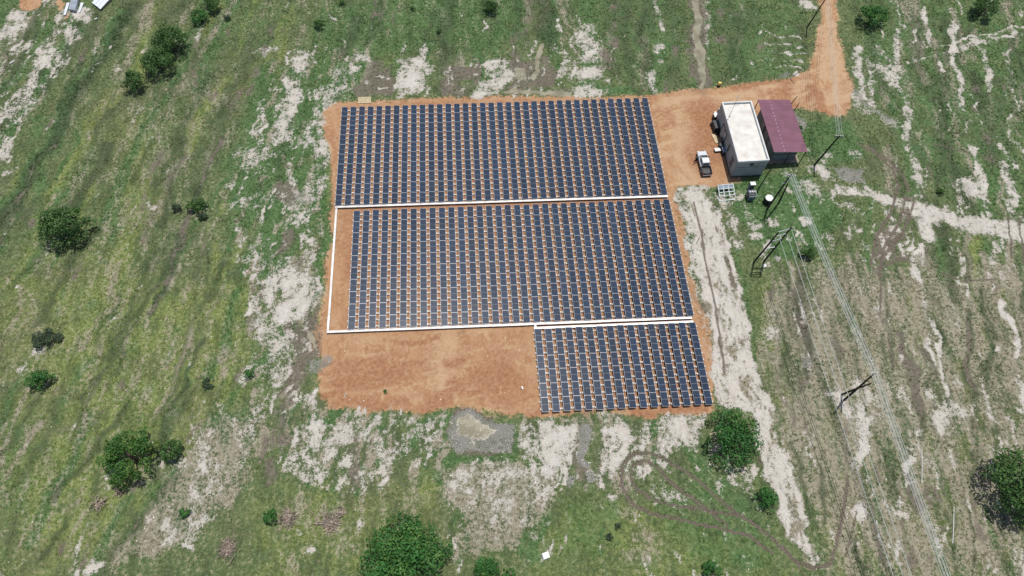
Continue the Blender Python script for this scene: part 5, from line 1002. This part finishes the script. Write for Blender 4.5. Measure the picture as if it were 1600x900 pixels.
# ------------------------------------------------------------------ trees and bushes
def foliage(name, R_, H, z0, n, seed, leaf, tones, flat=1.0, nl=26, sparse=0.0):
    g = np.random.default_rng(seed); K = nl; vsq = min(1.0, H / (2 * R_) + .3)
    a = g.uniform(0, 2 * np.pi, K); u = np.sqrt(g.random(K)) * .76; hz = g.random(K)
    lr = R_ * g.uniform(.19, .34, K); ol = g.random(K) < .34; u = np.where(ol, g.uniform(.80, 1.0, K), u); lr = np.where(ol, lr * .52, lr); lx = np.cos(a) * u * R_; ly = np.sin(a) * u * R_ * flat
    top = np.sqrt(np.clip(1 - u ** 2, .05, 1)); lz = z0 + (H - z0) * (.16 + .68 * top * (.60 + .40 * hz))
    lz = lz + g.normal(size=K) * .10 * R_ * vsq; wts = lr ** 2; wts /= wts.sum(); L = g.choice(K, n, p=wts)
    d = g.normal(size=(n, 3)); d[:, 2] = np.abs(d[:, 2]) * .95 - .28; d /= np.linalg.norm(d, axis=1, keepdims=True)
    rr = lr[L] * (1 - .42 * g.random(n) ** 2.0); vs_ = np.clip((H - z0) / R_ * .9, .55, 1.0)
    c = np.stack([lx[L], ly[L], lz[L]], -1) + d * rr[:, None] * np.array([1, 1, vs_]); c[:, 2] = np.maximum(c[:, 2], z0 * .7 + .03)
    nrm = d + g.normal(size=(n, 3)) * .55 + np.array([0, 0, .45]); nrm /= np.linalg.norm(nrm, axis=1, keepdims=True)
    t = np.cross(nrm, g.normal(size=(n, 3))); t /= np.linalg.norm(t, axis=1, keepdims=True); b = np.cross(nrm, t)
    s = leaf * g.uniform(.6, 1.35, n)[:, None]
    V = np.stack([c - t * s, c + b * s * .55 + nrm * s * .12, c + t * s, c - b * s * .55 + nrm * s * .12], 1).reshape(-1, 3)
    F = np.arange(4 * n).reshape(-1, 4); me = np_mesh(name, V, F, 'leaf')
    lt = g.random(K)[:, None]; lt2 = (g.random(K) < tones[3])[:, None]
    lc = np.array(tones[0]) * (1 - lt) + np.array(tones[1]) * lt; lc = np.where(lt2, np.array(tones[2]), lc)
    cc = lc[L] * g.uniform(.78, 1.25, (n, 1)); set_tint(me, np.repeat(cc, 4, 0)); return me
GREEN = ((.028, .102, .022), (.060, .180, .040), (.095, .195, .046), .12)
DARK = ((.036, .090, .022), (.072, .152, .040), (.090, .165, .048), .14)
YEL = ((.030, .095, .018), (.070, .165, .030), (.120, .180, .036), .12)
GREY = ((.040, .070, .040), (.065, .100, .058), (.08, .12, .06), .2)
def tree(name, label, cpx, wpx, hfac, seed, tones=GREEN, flat=1.0, cat='tree', dens=1.0, group=None, trunk=True, leaf=None, nl=None):
    R_ = wpx * mpp(*cpx) * .5; H = hfac * 2 * R_; zc = H * .52; c = at(*cpx, zc)
    zg = float(gz(np.array([c.x]), np.array([c.y]))[0]); r = thing(name, label, cat, (c.x, c.y, zg), 0, group)
    z0 = .10 * H; leaf = leaf or min(.21, max(.13, .10 + R_ * .02)); n = int(dens * 1.7 * 3.4 * R_ * R_ * (1 + hfac) / (leaf * leaf * 1.1)); n = min(n, 26000)
    nl = nl or int(min(60, 18 + R_ * 7))
    link('crown', foliage('crown', R_, H, z0, n, seed, leaf, tones, flat, nl), r)
    rr = random.Random(seed); m = MB(); tr = .05 * R_ + .03
    m.tube([(0, 0, -.2), (rr.uniform(-.1, .1), rr.uniform(-.1, .1), H * .25), (rr.uniform(-.2, .2) * R_, rr.uniform(-.2, .2) * R_, H * .6)], [tr * 1.3, tr, tr * .5], 7)
    for k in range(6):
        a = k * 1.05 + rr.uniform(-.3, .3); l_ = R_ * rr.uniform(.5, .8); m.tube([(0, 0, H * .18), (math.cos(a) * l_ * .5, math.sin(a) * l_ * .5, H * .40), (math.cos(a) * l_, math.sin(a) * l_, H * rr.uniform(.45, .7))], [tr * .6, tr * .4, tr * .15], 5)
    part('trunk', m, 'bark', r); return r
tree('broad_tree', 'largest rounded green tree at the lower picture edge', (632,866), 136, .42, 21, GREEN, .92, dens=1.15)
tree('leafy_tree', 'bright green leafy tree at lower left beside a smaller dark tree', (200,712), 80, .62, 22, YEL, 1.15)
tree('small_tree', 'small dark rounded tree just right of the bright green leafy tree', (269,704), 36, .70, 23, DARK)
tree('lone_tree', 'lone dark round tree in the left field near the left edge', (98,352), 76, .62, 24, DARK, .85)
tree('round_tree', 'upper and largest of the row of three trees at upper left', (264,63), 56, .66, 25, DARK)
tree('round_tree', 'middle of the row of three trees at upper left', (247,95), 52, .62, 26, DARK)
tree('round_tree', 'lowest and smallest of the row of three trees at upper left', (208,126), 38, .70, 27, DARK)
tree('round_tree', 'tree crossing the upper picture edge left of the centre', (328,6), 30, .72, 28, DARK)
tree('bushy_tree', 'bushy tree just below the tree crossing the upper edge', (312,26), 27, .6, 29, GREEN)
tree('loose_tree', 'loose-crowned tree with pallets under it at the lower right corner of the panels', (1149,682), 86, .58, 38, GREEN, 1.12, dens=.85, nl=58)
tree('shade_tree', 'big dark tree at the right picture edge', (1606,757), 118, .56, 31, DARK, 1.0, dens=1.0)
tree('loose_tree', 'grey-green loose tree at the top right beside the red lane', (1366,24), 46, .6, 32, GREEN, dens=.8)
tree('round_tree', 'dark tree in the top right corner with a shadow to its left', (1541,10), 38, .8, 33, DARK)
BUSH = (((62,592), 38, 'green bush near the left edge below the grey shrub', GREEN, .7), ((66,528), 36, 'low grey-green shrub near the left edge', GREY, .45), ((91,527), 17, 'tiny shrub touching the low grey-green shrub', GREY, .5),
        ((276,326), 17, 'small round bush, left of the pair on the dark diagonal track', GREY, .7), ((306,320), 32, 'larger bush, right of the pair on the dark diagonal track', DARK, .5), ((317,338), 16, 'tiny bush below the pair on the dark diagonal track', GREY, .6),
        ((499,37), 18, 'dark bush in the green field at upper left centre', DARK, .7), ((768,12), 27, 'bush near the upper edge above the panel field', DARK, .6), ((423,806), 25, 'small round bright green bush beside a brush pile', GREEN, .75),
        ((289,799), 20, 'small bush on the grey patch at lower left', GREEN, .5), ((1198,781), 40, 'bush beside the white track below the loose-crowned tree', GREEN, .55), ((1114,892), 32, 'low bush at the lower edge right of the tyre loop', GREEN, .5),
        ((1263,394), 26, 'dark bush under the overhead wires', DARK, .6), ((758,893), 46, 'low bush at the lower edge right of the largest tree', GREEN, .4), ((795,898), 20, 'tiny bush at the lower edge right of the low bush', GREEN, .5),
        ((388,583), 17, 'small bush at the left edge of the white sand', GREEN, .7), ((952,839), 12, 'tiny dark bush, lower of two in the lower field', GREY, .5), ((965,822), 11, 'tiny dark bush, upper of two in the lower field', GREY, .5),
        ((325,600), 20, 'thin low shrub in the left field', GREY, .3), ((1250,160 + 40), 9, 'tiny shrub beside the mauve roof edge', GREEN, .5), ((686,48), 9, 'tiny dark bush in the upper field', DARK, .6), ((645,13), 9, 'tiny dark shrub at the upper edge', DARK, .6), ((355,28), 12, 'tiny bush right of the bushy tree at the top', GREY, .5),
        ((535,5), 12, 'tiny shrub at the upper edge left of centre', DARK, .5), ((602,612), 7, 'tiny green weed on the bare red soil', GREEN, .6), ((1470,300), 14, 'small dark shrub in the right field above the white band', DARK, .4))
for i, (c, w_, l_, tn, hf) in enumerate(BUSH):
    tree('bush', l_, c, w_, hf, 60 + i, tn, cat='bush', dens=.95)
print('objects', len(bpy.data.objects), 'tufts', ntuft)
